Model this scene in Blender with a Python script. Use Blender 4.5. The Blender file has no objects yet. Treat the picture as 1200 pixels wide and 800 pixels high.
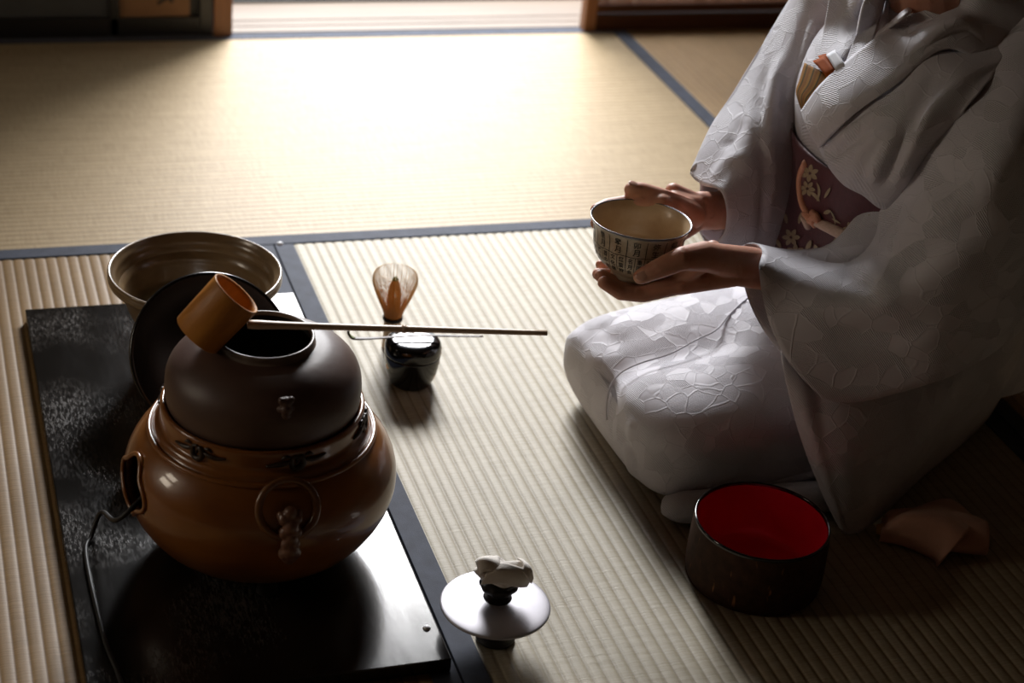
import bpy, bmesh, math, random
from mathutils import Vector, Matrix
from mathutils.bvhtree import BVHTree
R_=math.radians; PI=math.pi
sc=bpy.context.scene; COL=sc.collection
random.seed(7)
W=.88
# ---------------------------------------------------------------- camera
CP=Vector((-0.49412,-2.37387,1.20816)); CE=(1.0616065,-0.0924042,-0.3080924); F=2083.66
cam=bpy.data.cameras.new('camera'); co=bpy.data.objects.new('camera',cam); COL.objects.link(co)
co.location=CP; co.rotation_euler=CE; cam.sensor_width=36; cam.lens=F*36/1200; cam.clip_start=.05
cam.dof.use_dof=True; cam.dof.focus_distance=2.02; cam.dof.aperture_fstop=4.5
sc.camera=co
from mathutils import Euler
RM=Euler(CE).to_matrix()
def ray(u,v): return (RM@Vector(((u-600)/F,-(v-400)/F,-1))).normalized()
def Py(u,v,y):
    d=ray(u,v); return CP+d*((y-CP.y)/d.y)
def Pz(u,v,z=0):
    d=ray(u,v); return CP+d*((z-CP.z)/d.z)
# ---------------------------------------------------------------- materials
def mat(name,color=(.5,.5,.5),rough=.5,metal=0,spec=.5,coat=0,sheen=0,sss=0):
    m=bpy.data.materials.new(name); m.use_nodes=True; b=m.node_tree.nodes['Principled BSDF']
    b.inputs['Base Color'].default_value=(*color,1); b.inputs['Roughness'].default_value=rough
    b.inputs['Metallic'].default_value=metal; b.inputs['Specular IOR Level'].default_value=spec
    b.inputs['Coat Weight'].default_value=coat; b.inputs['Coat Roughness'].default_value=.08
    b.inputs['Sheen Weight'].default_value=sheen
    if sss: b.inputs['Subsurface Weight'].default_value=sss; b.inputs['Subsurface Radius'].default_value=(.01,.004,.002); b.inputs['Subsurface Scale'].default_value=1
    return m
class N:
    def __init__(s,m): s.m=m; s.t=m.node_tree; s.b=s.t.nodes['Principled BSDF']
    def n(s,ty,ins=None,**kw):
        x=s.t.nodes.new(ty)
        for k,v in kw.items(): setattr(x,k,v)
        for k,v in (ins or {}).items():
            if isinstance(v,bpy.types.NodeSocket): s.t.links.new(v,x.inputs[k])
            else: x.inputs[k].default_value=v
        return x
    def l(s,a,b): s.t.links.new(a,b)
    def obj(s): return s.n('ShaderNodeTexCoord').outputs['Object']
    def gen(s): return s.n('ShaderNodeTexCoord').outputs['Generated']
    def uv(s): return s.n('ShaderNodeTexCoord').outputs['UV']
    def mapping(s,v,scale=(1,1,1),loc=(0,0,0),rot=(0,0,0)):
        return s.n('ShaderNodeMapping',{'Vector':v,'Scale':scale,'Location':loc,'Rotation':rot}).outputs[0]
    def noise(s,v,scale=5,detail=3,rough=.5): return s.n('ShaderNodeTexNoise',{'Vector':v,'Scale':scale,'Detail':detail,'Roughness':rough}).outputs['Fac']
    def ramp(s,f,stops):
        r=s.n('ShaderNodeValToRGB',{'Fac':f}); e=r.color_ramp.elements
        while len(e)<len(stops): e.new(.5)
        for el,(p,c) in zip(e,stops): el.position=p; el.color=(*c,1) if len(c)==3 else c
        return r.outputs['Color']
    def math(s,op,a,b=0.,c=None):
        d={0:a,1:b}
        if c is not None: d[2]=c
        return s.n('ShaderNodeMath',d,operation=op).outputs[0]
    def mix(s,f,a,b,mode='MIX'):
        x=s.n('ShaderNodeMix',data_type='RGBA',blend_type=mode)
        for i,v in ((0,f),(6,a),(7,b)):
            if isinstance(v,bpy.types.NodeSocket): s.l(v,x.inputs[i])
            else: x.inputs[i].default_value=v if i==0 else ((*v,1) if len(v)==3 else v)
        return x.outputs[2]
    def color(s,c): s.l(c,s.b.inputs['Base Color'])
    def rough(s,c): s.l(c,s.b.inputs['Roughness'])
    def bump(s,h,strength=.5,dist=.001,prev=None):
        x=s.n('ShaderNodeBump',{'Height':h,'Strength':strength,'Distance':dist})
        if prev: s.l(prev,x.inputs['Normal'])
        s.l(x.outputs[0],s.b.inputs['Normal']); return x.outputs[0]
def noisy(name,c1,c2,scale=20,rough=.5,bump=0,bscale=None,stretch=(1,1,1),**kw):
    m=mat(name,c1,rough,**kw); n=N(m); v=n.mapping(n.obj(),stretch)
    f=n.noise(v,scale,5,.6); n.color(n.ramp(f,[(.3,c1),(.7,c2)]))
    if bump: n.bump(n.noise(v,bscale or scale*3,4),1,bump)
    return m
# tatami: fine rush strands across the ridges (ridge direction = object Y), warp shadow in the grooves
def tatami_mat(name,along='y',tint=(1,1,1)):
    c=lambda r,g,b:(r*tint[0],g*tint[1],b*tint[2])
    m=mat(name,(.5,.42,.27),.55,spec=.35); n=N(m); o=n.obj()
    s=(1,1,1) if along=='y' else (1,1,1)
    fine=n.noise(n.mapping(o,(22,430,1)if along=='y' else (430,22,1)),1,2,.6)
    patch=n.noise(n.mapping(o,(60,9,1) if along=='y' else (9,60,1)),1,4,.6)
    big=n.noise(o,2.5,3)
    c0=n.ramp(patch,[(.25,c(.30,.25,.16)),(.75,c(.42,.36,.25))])
    c1=n.mix(n.math('MULTIPLY',n.ramp(fine,[(.35,(0,0,0)),(.65,(1,1,1))]),.45),c0,c(.56,.50,.37))
    c1=n.mix(n.math('MULTIPLY',big,.35),c1,c(.30,.23,.13))
    x=n.n('ShaderNodeSeparateXYZ',{0:o}).outputs[0 if along=='y' else 1]
    fr=n.math('FRACT',n.math('DIVIDE',x,.0152))
    d=n.math('ABSOLUTE',n.math('SUBTRACT',fr,.5))          # .5 at groove
    g=n.ramp(d,[(.40,(0,0,0)),(.49,(1,1,1))])
    c2=n.mix(n.math('MULTIPLY',g,.62),c1,c(.17,.125,.07))
    n.color(c2); n.bump(fine,.6,.0006)
    return m
def fabric_border():
    m=mat('indigo_border_cloth',(.022,.028,.05),.75,spec=.25,sheen=.2); n=N(m); o=n.obj()
    w=n.noise(n.mapping(o,(900,900,900)),1,1); f=n.noise(o,40,3)
    n.color(n.ramp(f,[(.3,(.016,.021,.040)),(.7,(.034,.042,.070))])); n.bump(w,.5,.0004)
    return m
M={}
M['tat_y']=tatami_mat('woven_rush_lengthwise','y',(.98,1,1.06)); M['tat_tan']=tatami_mat('woven_rush_tan','y',(.86,.63,.41)); M['tat_shade']=tatami_mat('woven_rush_shaded','y',(.64,.465,.30)); M['tat_x']=tatami_mat('woven_rush_crosswise','x',(1.02,.88,.72)); M['heri']=fabric_border()
def wood(name,c1,c2,rough=.45,scale=1,axis='x',coat=0,spec=.4):
    m=mat(name,c1,rough,spec=spec,coat=coat); n=N(m); st={'x':(2,30,30),'y':(30,2,30),'z':(30,30,2)}[axis]
    v=n.mapping(n.obj(),tuple(a*scale for a in st)); f=n.noise(v,1.5,6,.65)
    n.color(n.ramp(f,[(.3,c1),(.7,c2)])); n.bump(f,.3,.0004); return m
M['wood_post']=wood('reddish_cedar_post',(.17,.065,.022),(.27,.11,.04),.4,axis='z')
M['wood_dark']=wood('dark_stained_wood',(.05,.018,.008),(.09,.034,.014),.75,spec=.12,axis='x')
M['wood_sill']=wood('pale_worn_sill_wood',(.13,.09,.06),(.19,.14,.10),.4,axis='x')
M['wood_black']=mat('black_lacquer_frame',(.008,.007,.007),.35)
M['plaster']=noisy('dark_earthen_plaster',(.10,.060,.032),(.14,.085,.045),30,.9,.001)
M['ceil']=wood('ceiling_boards',(.10,.06,.035),(.15,.09,.05),.6)
M['fusuma']=noisy('grey_paper_panel',(.055,.055,.052),(.075,.075,.07),8,.8)
M['fusuma_gold']=noisy('brown_gilt_paper',(.20,.095,.035),(.27,.13,.05),12,.6)
M['ink']=mat('black_ink',(.008,.007,.006),.5)
M['reed']=wood('split_reed',(.20,.085,.035),(.33,.15,.065),.5,axis='z')
M['gravel']=noisy('garden_gravel',(.32,.33,.30),(.45,.46,.42),60,.9)
# board: black lacquer with brushed wood grain and rubbed grey patches
def board_mat():
    m=mat('worn_black_lacquer',(.010,.009,.008),.22,spec=.5); n=N(m); o=n.obj()
    g=n.noise(n.mapping(o,(28,5,28)),2.2,7,.7); spk=n.noise(n.mapping(o,(330,90,100)),1,6,.75)
    area=n.noise(n.mapping(o,(1,1,1),(3.1,.4,0)),5.5,3,.5)
    left=n.ramp(n.n('ShaderNodeSeparateXYZ',{0:o}).outputs[0],[(0,(1,1,1)),(1,(1,1,1))]); left=n.math('MULTIPLY',n.math('SUBTRACT',-.13,n.n('ShaderNodeSeparateXYZ',{0:o}).outputs[0]),14.); left.node.use_clamp=True
    mk=n.math('MULTIPLY',left,n.math('MULTIPLY',n.ramp(spk,[(.44,(0,0,0)),(.60,(1,1,1))]),n.ramp(area,[(.42,(0,0,0)),(.62,(1,1,1))])))
    n.color(n.mix(n.math('MULTIPLY',mk,.7),(.008,.0065,.0055),(.085,.068,.055)))
    n.rough(n.math('ADD',n.math('MULTIPLY',mk,.25),n.math('ADD',n.math('MULTIPLY',g,.10),.10)))
    n.bump(g,.25,.0004); return m
M['board']=board_mat()
def glaze(name,c1,c2,rough,coat,scale=9,bump=.0004):
    m=mat(name,c1,rough,coat=coat,spec=.5); n=N(m); o=n.obj(); f=n.noise(n.mapping(o,(1,1,2.5)),scale,4,.55)
    n.color(n.ramp(f,[(.32,c1),(.68,c2)])); n.bump(n.noise(o,60,3),.5,bump); return m
M['furo']=glaze('amber_brown_glaze',(.17,.052,.009),(.28,.10,.015),.33,.6)
M['furo_base']=mat('dark_base',(.012,.007,.005),.6)  # even near-black colour for base ring and feet
M['furo_dark']=mat('dark_metal_relief',(.03,.016,.010),.4,spec=.5)
M['furo_ring']=glaze('moulded_brown_clay',(.13,.05,.016),(.20,.085,.03),.3,.5,30)
M['furo_mask']=glaze('reddish_moulded_mask',(.14,.065,.04),(.21,.10,.065),.4,.3,40)
M['soot']=mat('black_interior',(.004,.0035,.003),.8)
M['kama']=glaze('brown_cast_iron',(.075,.040,.030),(.105,.060,.046),.47,0,14,.0006)
M['kama_rim']=noisy('worn_iron_lip',(.12,.09,.07),(.20,.15,.12),50,.35)
M['bamboo']=noisy('pale_bamboo',(.66,.46,.31),(.78,.60,.44),60,.4,stretch=(3,20,20))
M['bamboo_cup']=noisy('amber_bamboo_cup',(.42,.155,.018),(.56,.23,.03),16,.5,.0003,60,stretch=(6,6,1))
def add_trans(m,w,c): pass
M['jar']=glaze('olive_brown_rings_glaze',(.15,.095,.045),(.24,.16,.085),.3,.4,16)
M['water']=mat('water',(.9,.95,.9),.02); M['water'].node_tree.nodes['Principled BSDF'].inputs['Transmission Weight'].default_value=1; M['water'].node_tree.nodes['Principled BSDF'].inputs['IOR'].default_value=1.33
M['lacquer']=mat('glossy_black_lacquer',(.004,.004,.0045),.07,spec=.5,coat=.3)
M['lid_lacquer']=mat('satin_black_lacquer',(.009,.0085,.008),.22,spec=.45)
M['gold']=mat('gold_maki_e',(.55,.26,.09),.35,metal=.6)
M['whisk']=mat('split_bamboo_tines',(.6,.3,.1),.45)
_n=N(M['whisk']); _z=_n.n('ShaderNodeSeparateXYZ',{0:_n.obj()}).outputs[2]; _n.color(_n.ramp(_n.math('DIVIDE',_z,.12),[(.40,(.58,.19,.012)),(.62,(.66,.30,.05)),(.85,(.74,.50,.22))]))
M['whisk_core']=noisy('orange_bamboo_tines',(.60,.22,.02),(.72,.32,.05),120,.45)
M['thread']=mat('black_thread',(.012,.008,.01),.7)
M['scoop']=noisy('dark_smoked_bamboo',(.045,.018,.018),(.085,.04,.035),60,.5,stretch=(3,20,20))
M['scoop_tip']=mat('green_tea_dusted_tip',(.14,.16,.035),.6)
M['silver']=noisy('pale_polished_metal',(.40,.39,.42),(.48,.46,.50),15,.45,metal=.4)
M['dark_bronze']=noisy('blackened_bronze',(.012,.010,.010),(.025,.02,.018),40,.45,metal=.3)
M['linen']=noisy('white_linen',(.76,.70,.64),(.84,.79,.73),50,.85,.0006,900)
M['red_lacquer']=mat('red_lacquer',(.56,.004,.030),.42,coat=.15)
def bark():
    m=mat('dark_brown_lacquered_bark',(.05,.022,.01),.6,spec=.15); n=N(m); o=n.obj()
    f=n.noise(n.mapping(o,(140,140,38)),1,3,.5); g=n.noise(o,90,3)
    base=n.ramp(g,[(.3,(.034,.015,.007)),(.7,(.065,.028,.014))])
    n.color(n.mix(n.ramp(f,[(.66,(0,0,0)),(.76,(1,1,1))]),base,(.30,.13,.05))); n.bump(g,.6,.0008); return m
M['bark']=bark()
M['tan_cloth']=noisy('salmon_tan_silk',(.54,.28,.19),(.64,.35,.25),30,.75,.0004,700,sheen=.3)
M['yellow']=mat('yellow_tie',(.45,.22,.02),.6)
M['cable']=mat('black_cable',(.012,.011,.011),.5)
M['stud_glint']=mat('glint_white_stud',(.9,.9,.92),.35)  # stud's bright glint painted in as a white, non-metal base colour
def bowl_mat():
    m=mat('cream_crackle_glaze',(.55,.46,.34),.32,coat=.3); n=N(m); o=n.obj()
    f=n.noise(o,26,5,.65); sp=n.noise(o,260,3,.6)
    c=n.ramp(f,[(.3,(.42,.33,.23)),(.7,(.60,.52,.40))]); n.color(n.mix(n.math('MULTIPLY',n.ramp(sp,[(.55,(0,0,0)),(.75,(1,1,1))]),.45),c,(.16,.12,.08)))
    return m
M['bowl']=bowl_mat()
M['bowl_in']=noisy('warm_beige_glaze',(.42,.29,.17),(.56,.42,.27),22,.38,coat=.2)
M['bowl_rim']=mat('grey_metallic_rim',(.18,.18,.2),.25,metal=.7)
def skin():
    m=mat('skin',(.55,.28,.19),.48,spec=.4,sss=.25); n=N(m); o=n.obj()
    f=n.noise(o,22,4,.6); c=n.ramp(f,[(.3,(.50,.22,.145)),(.7,(.64,.35,.25))])
    s=n.noise(o,90,2); c=n.mix(n.math('MULTIPLY',n.ramp(s,[(.66,(0,0,0)),(.74,(1,1,1))]),.3),c,(.24,.10,.06))
    n.color(c); n.bump(n.noise(n.mapping(o,(260,700,260)),1,3,.7),.35,.0007); return m
M['skin']=skin()
M['nail']=mat('fingernail',(.62,.36,.28),.28,spec=.5)
def kimono(name,c1,c2,strength=1):
    m=mat(name,c1,.62,spec=.35,sheen=.25); n=N(m); o=n.obj()
    warp=n.n('ShaderNodeTexNoise',{'Vector':o,'Scale':14,'Detail':2})
    vv=n.n('ShaderNodeMix',{0:.035},data_type='RGBA')
    n.l(o,vv.inputs[6]); n.l(warp.outputs['Color'],vv.inputs[7]); P=vv.outputs[2]
    ve=n.n('ShaderNodeTexVoronoi',{'Vector':P,'Scale':44},feature='DISTANCE_TO_EDGE').outputs['Distance']
    vc=n.n('ShaderNodeTexVoronoi',{'Vector':P,'Scale':44},feature='F1').outputs['Color']
    sx=n.n('ShaderNodeSeparateColor',{0:vc})
    r,g=sx.outputs[0],sx.outputs[1]
    edge=n.ramp(ve,[(.015,(1,1,1)),(.05,(0,0,0))])
    st1=n.n('ShaderNodeTexWave',{'Vector':n.mapping(o,(1,1,1),rot=(0,0,.6)),'Scale':190,'Distortion':1.5},wave_type='BANDS',bands_direction='DIAGONAL').outputs['Fac']
    st2=n.n('ShaderNodeTexChecker',{'Vector':n.mapping(o,(1,1,1),rot=(.3,.4,.8)),'Scale':420}).outputs['Fac']
    a=n.math('MULTIPLY',n.math('GREATER_THAN',r,.55),st1)
    b=n.math('MULTIPLY',n.math('GREATER_THAN',g,.58),st2)
    h=n.math('ADD',n.math('MULTIPLY',edge,.5),n.math('MULTIPLY',n.math('ADD',a,b),1.0))
    f=n.noise(o,5,3); n.color(n.mix(n.math('MULTIPLY',n.math('ADD',a,edge),.13),n.ramp(f,[(.35,c1),(.65,c2)]),(.78,.77,.83)))
    weave=n.noise(n.mapping(o,(900,900,900)),1,1)
    fold=n.noise(n.mapping(o,(1,1,.6)),9,3,.55)
    nn=n.bump(fold,.55,.006); nn=n.bump(weave,.25,.0004,nn); n.bump(h,.75*strength,.0009,nn)
    return m
M['kimono']=kimono('silver_lavender_figured_silk',(.58,.56,.61),(.64,.62,.67))
M['lining']=mat('pale_mauve_lining',(.42,.36,.42),.6,sheen=.2)
M['haneri']=noisy('white_under_collar',(.62,.60,.64),(.68,.66,.70),30,.6,.0003,500)
M['obi']=noisy('burgundy_brocade',(.075,.012,.018),(.105,.018,.026),200,.5,.0004,700,sheen=.2)
M['obi_gold']=noisy('woven_gold_flowers',(.30,.23,.14),(.42,.34,.22),200,.45,.0004,700)
M['cord']=noisy('salmon_pink_braid',(.62,.27,.16),(.72,.36,.24),300,.6,.0008,500)
M['cord_pale']=noisy('cream_pink_braid',(.60,.42,.34),(.70,.53,.45),300,.6,.0008,500)
M['obiage']=mat('dark_teal_sash',(.02,.03,.04),.6)
M['pouch']=None
def stripes():
    m=mat('gold_striped_brocade',(.4,.25,.08),.8,spec=.1); n=N(m); v=n.uv()
    x=n.n('ShaderNodeSeparateXYZ',{0:v}).outputs[0]
    w=n.math('FRACT',n.math('MULTIPLY',x,3.5))
    n.color(n.ramp(w,[(0,(.20,.085,.010)),(.3,(.26,.12,.018)),(.42,(.07,.045,.008)),(.55,(.05,.035,.008)),(.62,(.20,.08,.010)),(1,(.16,.06,.008))]))
    n.bump(n.noise(n.mapping(n.obj(),(700,700,700)),1,1),.4,.0004); return m
M['pouch']=stripes()
M['pouch_orange']=mat('orange_silk_fold',(.30,.065,.008),.8,spec=.1)
M['paper']=mat('white_folded_paper',(.62,.62,.66),.7)
M['hair']=noisy('dark_hair',(.015,.012,.011),(.05,.045,.042),60,.4,.001,stretch=(12,12,1))
M['eye']=mat('eye',(.03,.02,.015),.15)
# ---------------------------------------------------------------- mesh helpers
def link(name,verts,faces,m=None,parent=None,smooth=True,uvs=None):
    me=bpy.data.meshes.new(name); me.from_pydata([tuple(v) for v in verts],[],faces); me.update()
    if smooth: me.shade_smooth()
    o=bpy.data.objects.new(name,me); COL.objects.link(o)
    if m: me.materials.append(m)
    if parent: o.parent=parent
    return o
def from_bm(name,bm,m=None,parent=None,smooth=True):
    me=bpy.data.meshes.new(name); bm.to_mesh(me); bm.free()
    if smooth: me.shade_smooth()
    o=bpy.data.objects.new(name,me); COL.objects.link(o)
    if m: me.materials.append(m)
    if parent: o.parent=parent
    return o
def thing(name,label,cat,loc=(0,0,0),rz=0,group=None):
    o=bpy.data.objects.new(name,None); COL.objects.link(o); o.location=loc; o.rotation_euler=(0,0,rz); o.empty_display_size=.05
    o['label']=label; o['category']=cat
    if group: o['group']=group
    return o
def tag(o,label,cat,group=None):
    o['label']=label; o['category']=cat
    if group: o['group']=group
    return o
def struct(o): o['kind']='structure'; return o
def box_bm(bm,x0,x1,y0,y1,z0,z1,bev=0):
    vs=[bm.verts.new((x,y,z)) for x in (x0,x1) for y in (y0,y1) for z in (z0,z1)]
    fs=[bm.faces.new([vs[i] for i in q]) for q in ((0,1,3,2),(4,6,7,5),(0,4,5,1),(2,3,7,6),(0,2,6,4),(1,5,7,3))]
    if bev:
        es=list({e for f in fs for e in f.edges}); bmesh.ops.bevel(bm,geom=es,offset=bev,segments=3,profile=.6,affect='EDGES')
def box(name,x0,x1,y0,y1,z0,z1,m,parent=None,bev=.002):
    bm=bmesh.new(); box_bm(bm,x0,x1,y0,y1,z0,z1,bev); bmesh.ops.recalc_face_normals(bm,faces=bm.faces)
    return from_bm(name,bm,m,parent,smooth=False)
def boxes(name,lst,m,parent=None,bev=0):
    bm=bmesh.new()
    for b in lst: box_bm(bm,*b,bev)
    bmesh.ops.recalc_face_normals(bm,faces=bm.faces); return from_bm(name,bm,m,parent,smooth=False)
def lathe(name,prof,m=None,parent=None,n=96,loc=(0,0,0),rfun=None):
    """profile of (r,z); r==0 ends close"""
    v=[];f=[]
    rows=[]
    for r,z in prof:
        if r<=1e-6: rows.append([len(v)]); v.append((0,0,z))
        else:
            rows.append(list(range(len(v),len(v)+n)))
            for k in range(n):
                a=2*PI*k/n; rr=rfun(r,z,a) if rfun else r; v.append((rr*math.cos(a),rr*math.sin(a),z))
    for A,B in zip(rows,rows[1:]):
        if len(A)==1 and len(B)==1: continue
        for k in range(n):
            k2=(k+1)%n
            if len(A)==1: f.append((A[0],B[k],B[k2]))
            elif len(B)==1: f.append((A[k],B[0],A[k2]))
            else: f.append((A[k],B[k],B[k2],A[k2]))
    v=[(x+loc[0],y+loc[1],z+loc[2]) for x,y,z in v]
    o=link(name,v,f,m,parent)
    bm=bmesh.new(); bm.from_mesh(o.data); bmesh.ops.recalc_face_normals(bm,faces=bm.faces); bm.to_mesh(o.data); bm.free()
    o.data.shade_smooth(); return o
def cr(P,t,closed=False):
    """catmull-rom through list of tuples/Vectors, t in 0..len-1"""
    n=len(P); i=int(math.floor(t)); 
    if not closed: i=max(0,min(n-2,i))
    u=t-i
    g=(lambda k:P[k%n]) if closed else (lambda k: P[k] if 0<=k<n else (2*P[0]-P[1] if k<0 else 2*P[-1]-P[-2]))
    a,b,c,d=g(i-1),g(i),g(i+1),g(i+2)
    return .5*((2*b)+(c-a)*u+(2*a-5*b+4*c-d)*u*u+(3*b-a-3*c+d)*u*u*u)
def spline(P,per=8,closed=False):
    P=[Vector(p) for p in P]; n=len(P) if closed else len(P)-1
    out=[cr(P,k/per,closed) for k in range(n*per)]
    if not closed: out.append(P[-1].copy())
    return out
def tube(name,pts,rad,m=None,parent=None,n=16,flat=1.0,up=None,closed=False,cap=True,smooth_per=0):
    pts=[Vector(p) for p in pts]
    if smooth_per: 
        if not callable(rad) and not isinstance(rad,(int,float)):
            rr=[cr([Vector((r,0,0)) for r in rad],k/smooth_per).x for k in range((len(pts)-1)*smooth_per)]+[rad[-1]]; rad=rr
        pts=spline(pts,smooth_per,closed)
    N_=len(pts); R=[rad]*N_ if isinstance(rad,(int,float)) else rad
    v=[];f=[]; prev=None
    for i,p in enumerate(pts):
        t=(pts[(i+1)%N_]-pts[i-1]) if closed else (pts[min(i+1,N_-1)]-pts[max(i-1,0)])
        t.normalize()
        if up is not None: s=t.cross(Vector(up)).normalized()
        else:
            if prev is None: s=t.orthogonal().normalized()
            else: s=(prev-t*prev.dot(t)).normalized()
        prev=s; b=t.cross(s)
        for k in range(n):
            a=2*PI*k/n; v.append(p+s*(R[i]*math.cos(a))+b*(R[i]*flat*math.sin(a)))
    rng=N_ if closed else N_-1
    for i in range(rng):
        for k in range(n):
            a=i*n+k;b_=i*n+(k+1)%n;c=((i+1)%N_)*n+(k+1)%n;d=((i+1)%N_)*n+k
            f.append((a,b_,c,d))
    if cap and not closed: f.append(tuple(range(n))[::-1]); f.append(tuple((N_-1)*n+k for k in range(n)))
    if name is None: return v,f
    return link(name,v,f,m,parent)
def grid_mesh(name,rows,m,parent=None,per=6,closed_u=False,closed_v=False,thick=0,uv=False,sub=0,cap=False):
    """rows: list of lists of Vectors (same length). Interpolates smoothly both ways."""
    rows=[[Vector(p) for p in r] for r in rows]
    fine=[]
    for r in rows: fine.append(spline(r,per,closed_u))
    nc=len(fine[0]); cols=[spline([fine[i][j] for i in range(len(fine))],per,closed_v) for j in range(nc)]
    nr=len(cols[0]); v=[cols[j][i] for i in range(nr) for j in range(nc)]; f=[]
    for i in range(nr if closed_v else nr-1):
        for j in range(nc if closed_u else nc-1):
            f.append((i*nc+j,i*nc+(j+1)%nc,((i+1)%nr)*nc+(j+1)%nc,((i+1)%nr)*nc+j))
    if cap and closed_u: f.append(tuple(range(nc))[::-1]); f.append(tuple((nr-1)*nc+k for k in range(nc)))
    o=link(name,v,f,m,parent)
    if uv:
        l=o.data.uv_layers.new(name='UVMap')
        for lp in o.data.loops:
            i,j=divmod(lp.vertex_index,nc); l.data[lp.index].uv=(j/max(1,nc-1),i/max(1,nr-1))
    if thick:
        s=o.modifiers.new('thickness','SOLIDIFY'); s.thickness=thick; s.offset=0
    if sub:
        s=o.modifiers.new('smooth','SUBSURF'); s.levels=sub; s.render_levels=sub
    return o
def bvh(o): 
    return BVHTree.FromPolygons([o.matrix_world@v.co for v in o.data.vertices],[tuple(p.vertices) for p in o.data.polygons])
def flip_check(o):
    bm=bmesh.new(); bm.from_mesh(o.data); bmesh.ops.recalc_face_normals(bm,faces=bm.faces); bm.to_mesh(o.data); bm.free(); o.data.shade_smooth()
def apply_mods(o):
    dg=bpy.context.evaluated_depsgraph_get(); dg.update(); e=o.evaluated_get(dg); me=bpy.data.meshes.new_from_object(e)
    mats=[s for s in o.data.materials]; o.modifiers.clear(); o.data=me
    return o
def seg_dist(p,a,b):
    ab=b-a; t=max(0,min(1,(p-a).dot(ab)/max(1e-12,ab.length_squared))); return (p-(a+ab*t)).length,t
def crease(o,line,width,depth,fade=True):
    """push vertices near a 3-D polyline along their normals: depth<0 makes a furrow"""
    L=[Vector(p) for p in line]; L=spline(L,4) if len(L)>2 else L
    me=o.data; n=len(L)-1
    lo=[min(q[i] for q in L)-width*3 for i in range(3)]; hi=[max(q[i] for q in L)+width*3 for i in range(3)]
    nor=[v.normal.copy() for v in me.vertices]
    for v in me.vertices:
        p=v.co
        if any(p[i]<lo[i] or p[i]>hi[i] for i in range(3)): continue
        best=9;bt=0
        for k in range(n):
            d,t=seg_dist(p,L[k],L[k+1])
            if d<best: best=d; bt=(k+t)/n
        w=math.exp(-(best/width)**2)
        if fade: w*=min(1,4*bt*(1-bt)*1.6)
        v.co=p+nor[v.index]*(depth*w)
    me.update()
# ================================================================ ROOM
YB=.915   # back wall plane
struct(box('floor',-2.7,2.7,-3.6,YB,-.09,-.056,M['wood_dark'],bev=0))
def ridged(name,x0,x1,y0,y1,along,m,parent):
    v=[];f=[];P=.0152; prof=[(0,-.0013),(.1,-.0007),(.22,-.0002),(.38,0),(.62,0),(.78,-.0002),(.9,-.0007)]
    a0,a1=(x0,x1) if along=='y' else (y0,y1)
    k=math.floor(a0/P)-1; xs=[]
    while k*P<a1+P:
        for t,z in prof:
            x=(k+t)*P
            if a0<x<a1: xs.append((x,z))
        k+=1
    xs=[(a0,-.0005)]+xs+[(a1,-.0005)]
    for x,z in xs:
        for q in ((y0,y1) if along=='y' else (x0,x1)): v.append((x,q,z) if along=='y' else (q,x,z))
    for i in range(len(xs)-1): f.append((2*i,2*i+2,2*i+3,2*i+1) if along=='y' else (2*i,2*i+1,2*i+3,2*i+2))
    return link(name,v,f,m,parent,smooth=True)
TINT={'m':'tat_y'}
def tatami(x0,x1,y0,y1,along,label,h0=.03,h1=.03):
    g=.0012
    t=thing('tatami_mat',label,'tatami mat',((x0+x1)/2,(y0+y1)/2,-.055),group='tatami mats covering the floor')
    ox,oy=(x0+x1)/2,(y0+y1)/2
    def sh(o): 
        o.location=(-ox,-oy,.055); return o
    m=M[TINT['m']] if along=='y' else M['tat_x']
    if along=='y':
        sh(ridged('rush_surface',x0+h0,x1-h1,y0+g,y1-g,'y',m,t))
        b=[(x0+g,x0+h0),(x1-h1,x1-g)]
        for a,c in b: sh(box('cloth_border',a,c,y0+g,y1-g,-.05,.0012,M['heri'],t,bev=.0008))
        sh(boxes('straw_core',[(x0+h0+.001,x1-h1-.001,y0+g,y1-g,-.054,-.0016)],M['tat_y'],t))
    else:
        sh(ridged('rush_surface',x0+g,x1-g,y0+h0,y1-h1,'x',m,t))
        for a,c in [(y0+g,y0+h0),(y1-h1,y1-g)]: sh(box('cloth_border',x0+g,x1-g,a,c,-.05,.0012,M['heri'],t,bev=.0008))
        sh(boxes('straw_core',[(x0+g,x1-g,y0+h0+.001,y1-h1-.001,-.054,-.0016)],M['tat_y'],t))
    return t
tatami(-W,W,0,.91,'x','brightly lit rush tatami mat lying crosswise in front of the open doorway',.03,.03)
tatami(0,W,-1.76,0,'y','rush tatami mat under the kneeling person, tea caddy and red-lined bowl')
TINT['m']='tat_shade'  # left mat's dim warm light is put into its darker brown tint
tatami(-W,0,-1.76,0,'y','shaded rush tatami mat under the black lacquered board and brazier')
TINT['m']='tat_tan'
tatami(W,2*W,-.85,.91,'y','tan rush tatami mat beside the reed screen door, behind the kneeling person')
TINT['m']='tat_y'
# setting: mats outside the frame, kept for neighbouring viewpoints
for (x0,x1,y0,y1,al,lb) in [(-3*W,-W,0,.91,'x','rush tatami mat beside the paper door, left of the brightly lit one'),
        (-2*W,-W,-1.76,0,'y','rush tatami mat left of the one carrying the black board'),
        (W,2*W,-2.61,-.85,'y','rush tatami mat behind the kneeling person, nearer the viewer'),
        (-W,W,-2.64,-1.76,'x','rush tatami mat lying crosswise nearest the viewer')]:
    tatami(x0,x1,y0,y1,al,lb)
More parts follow.
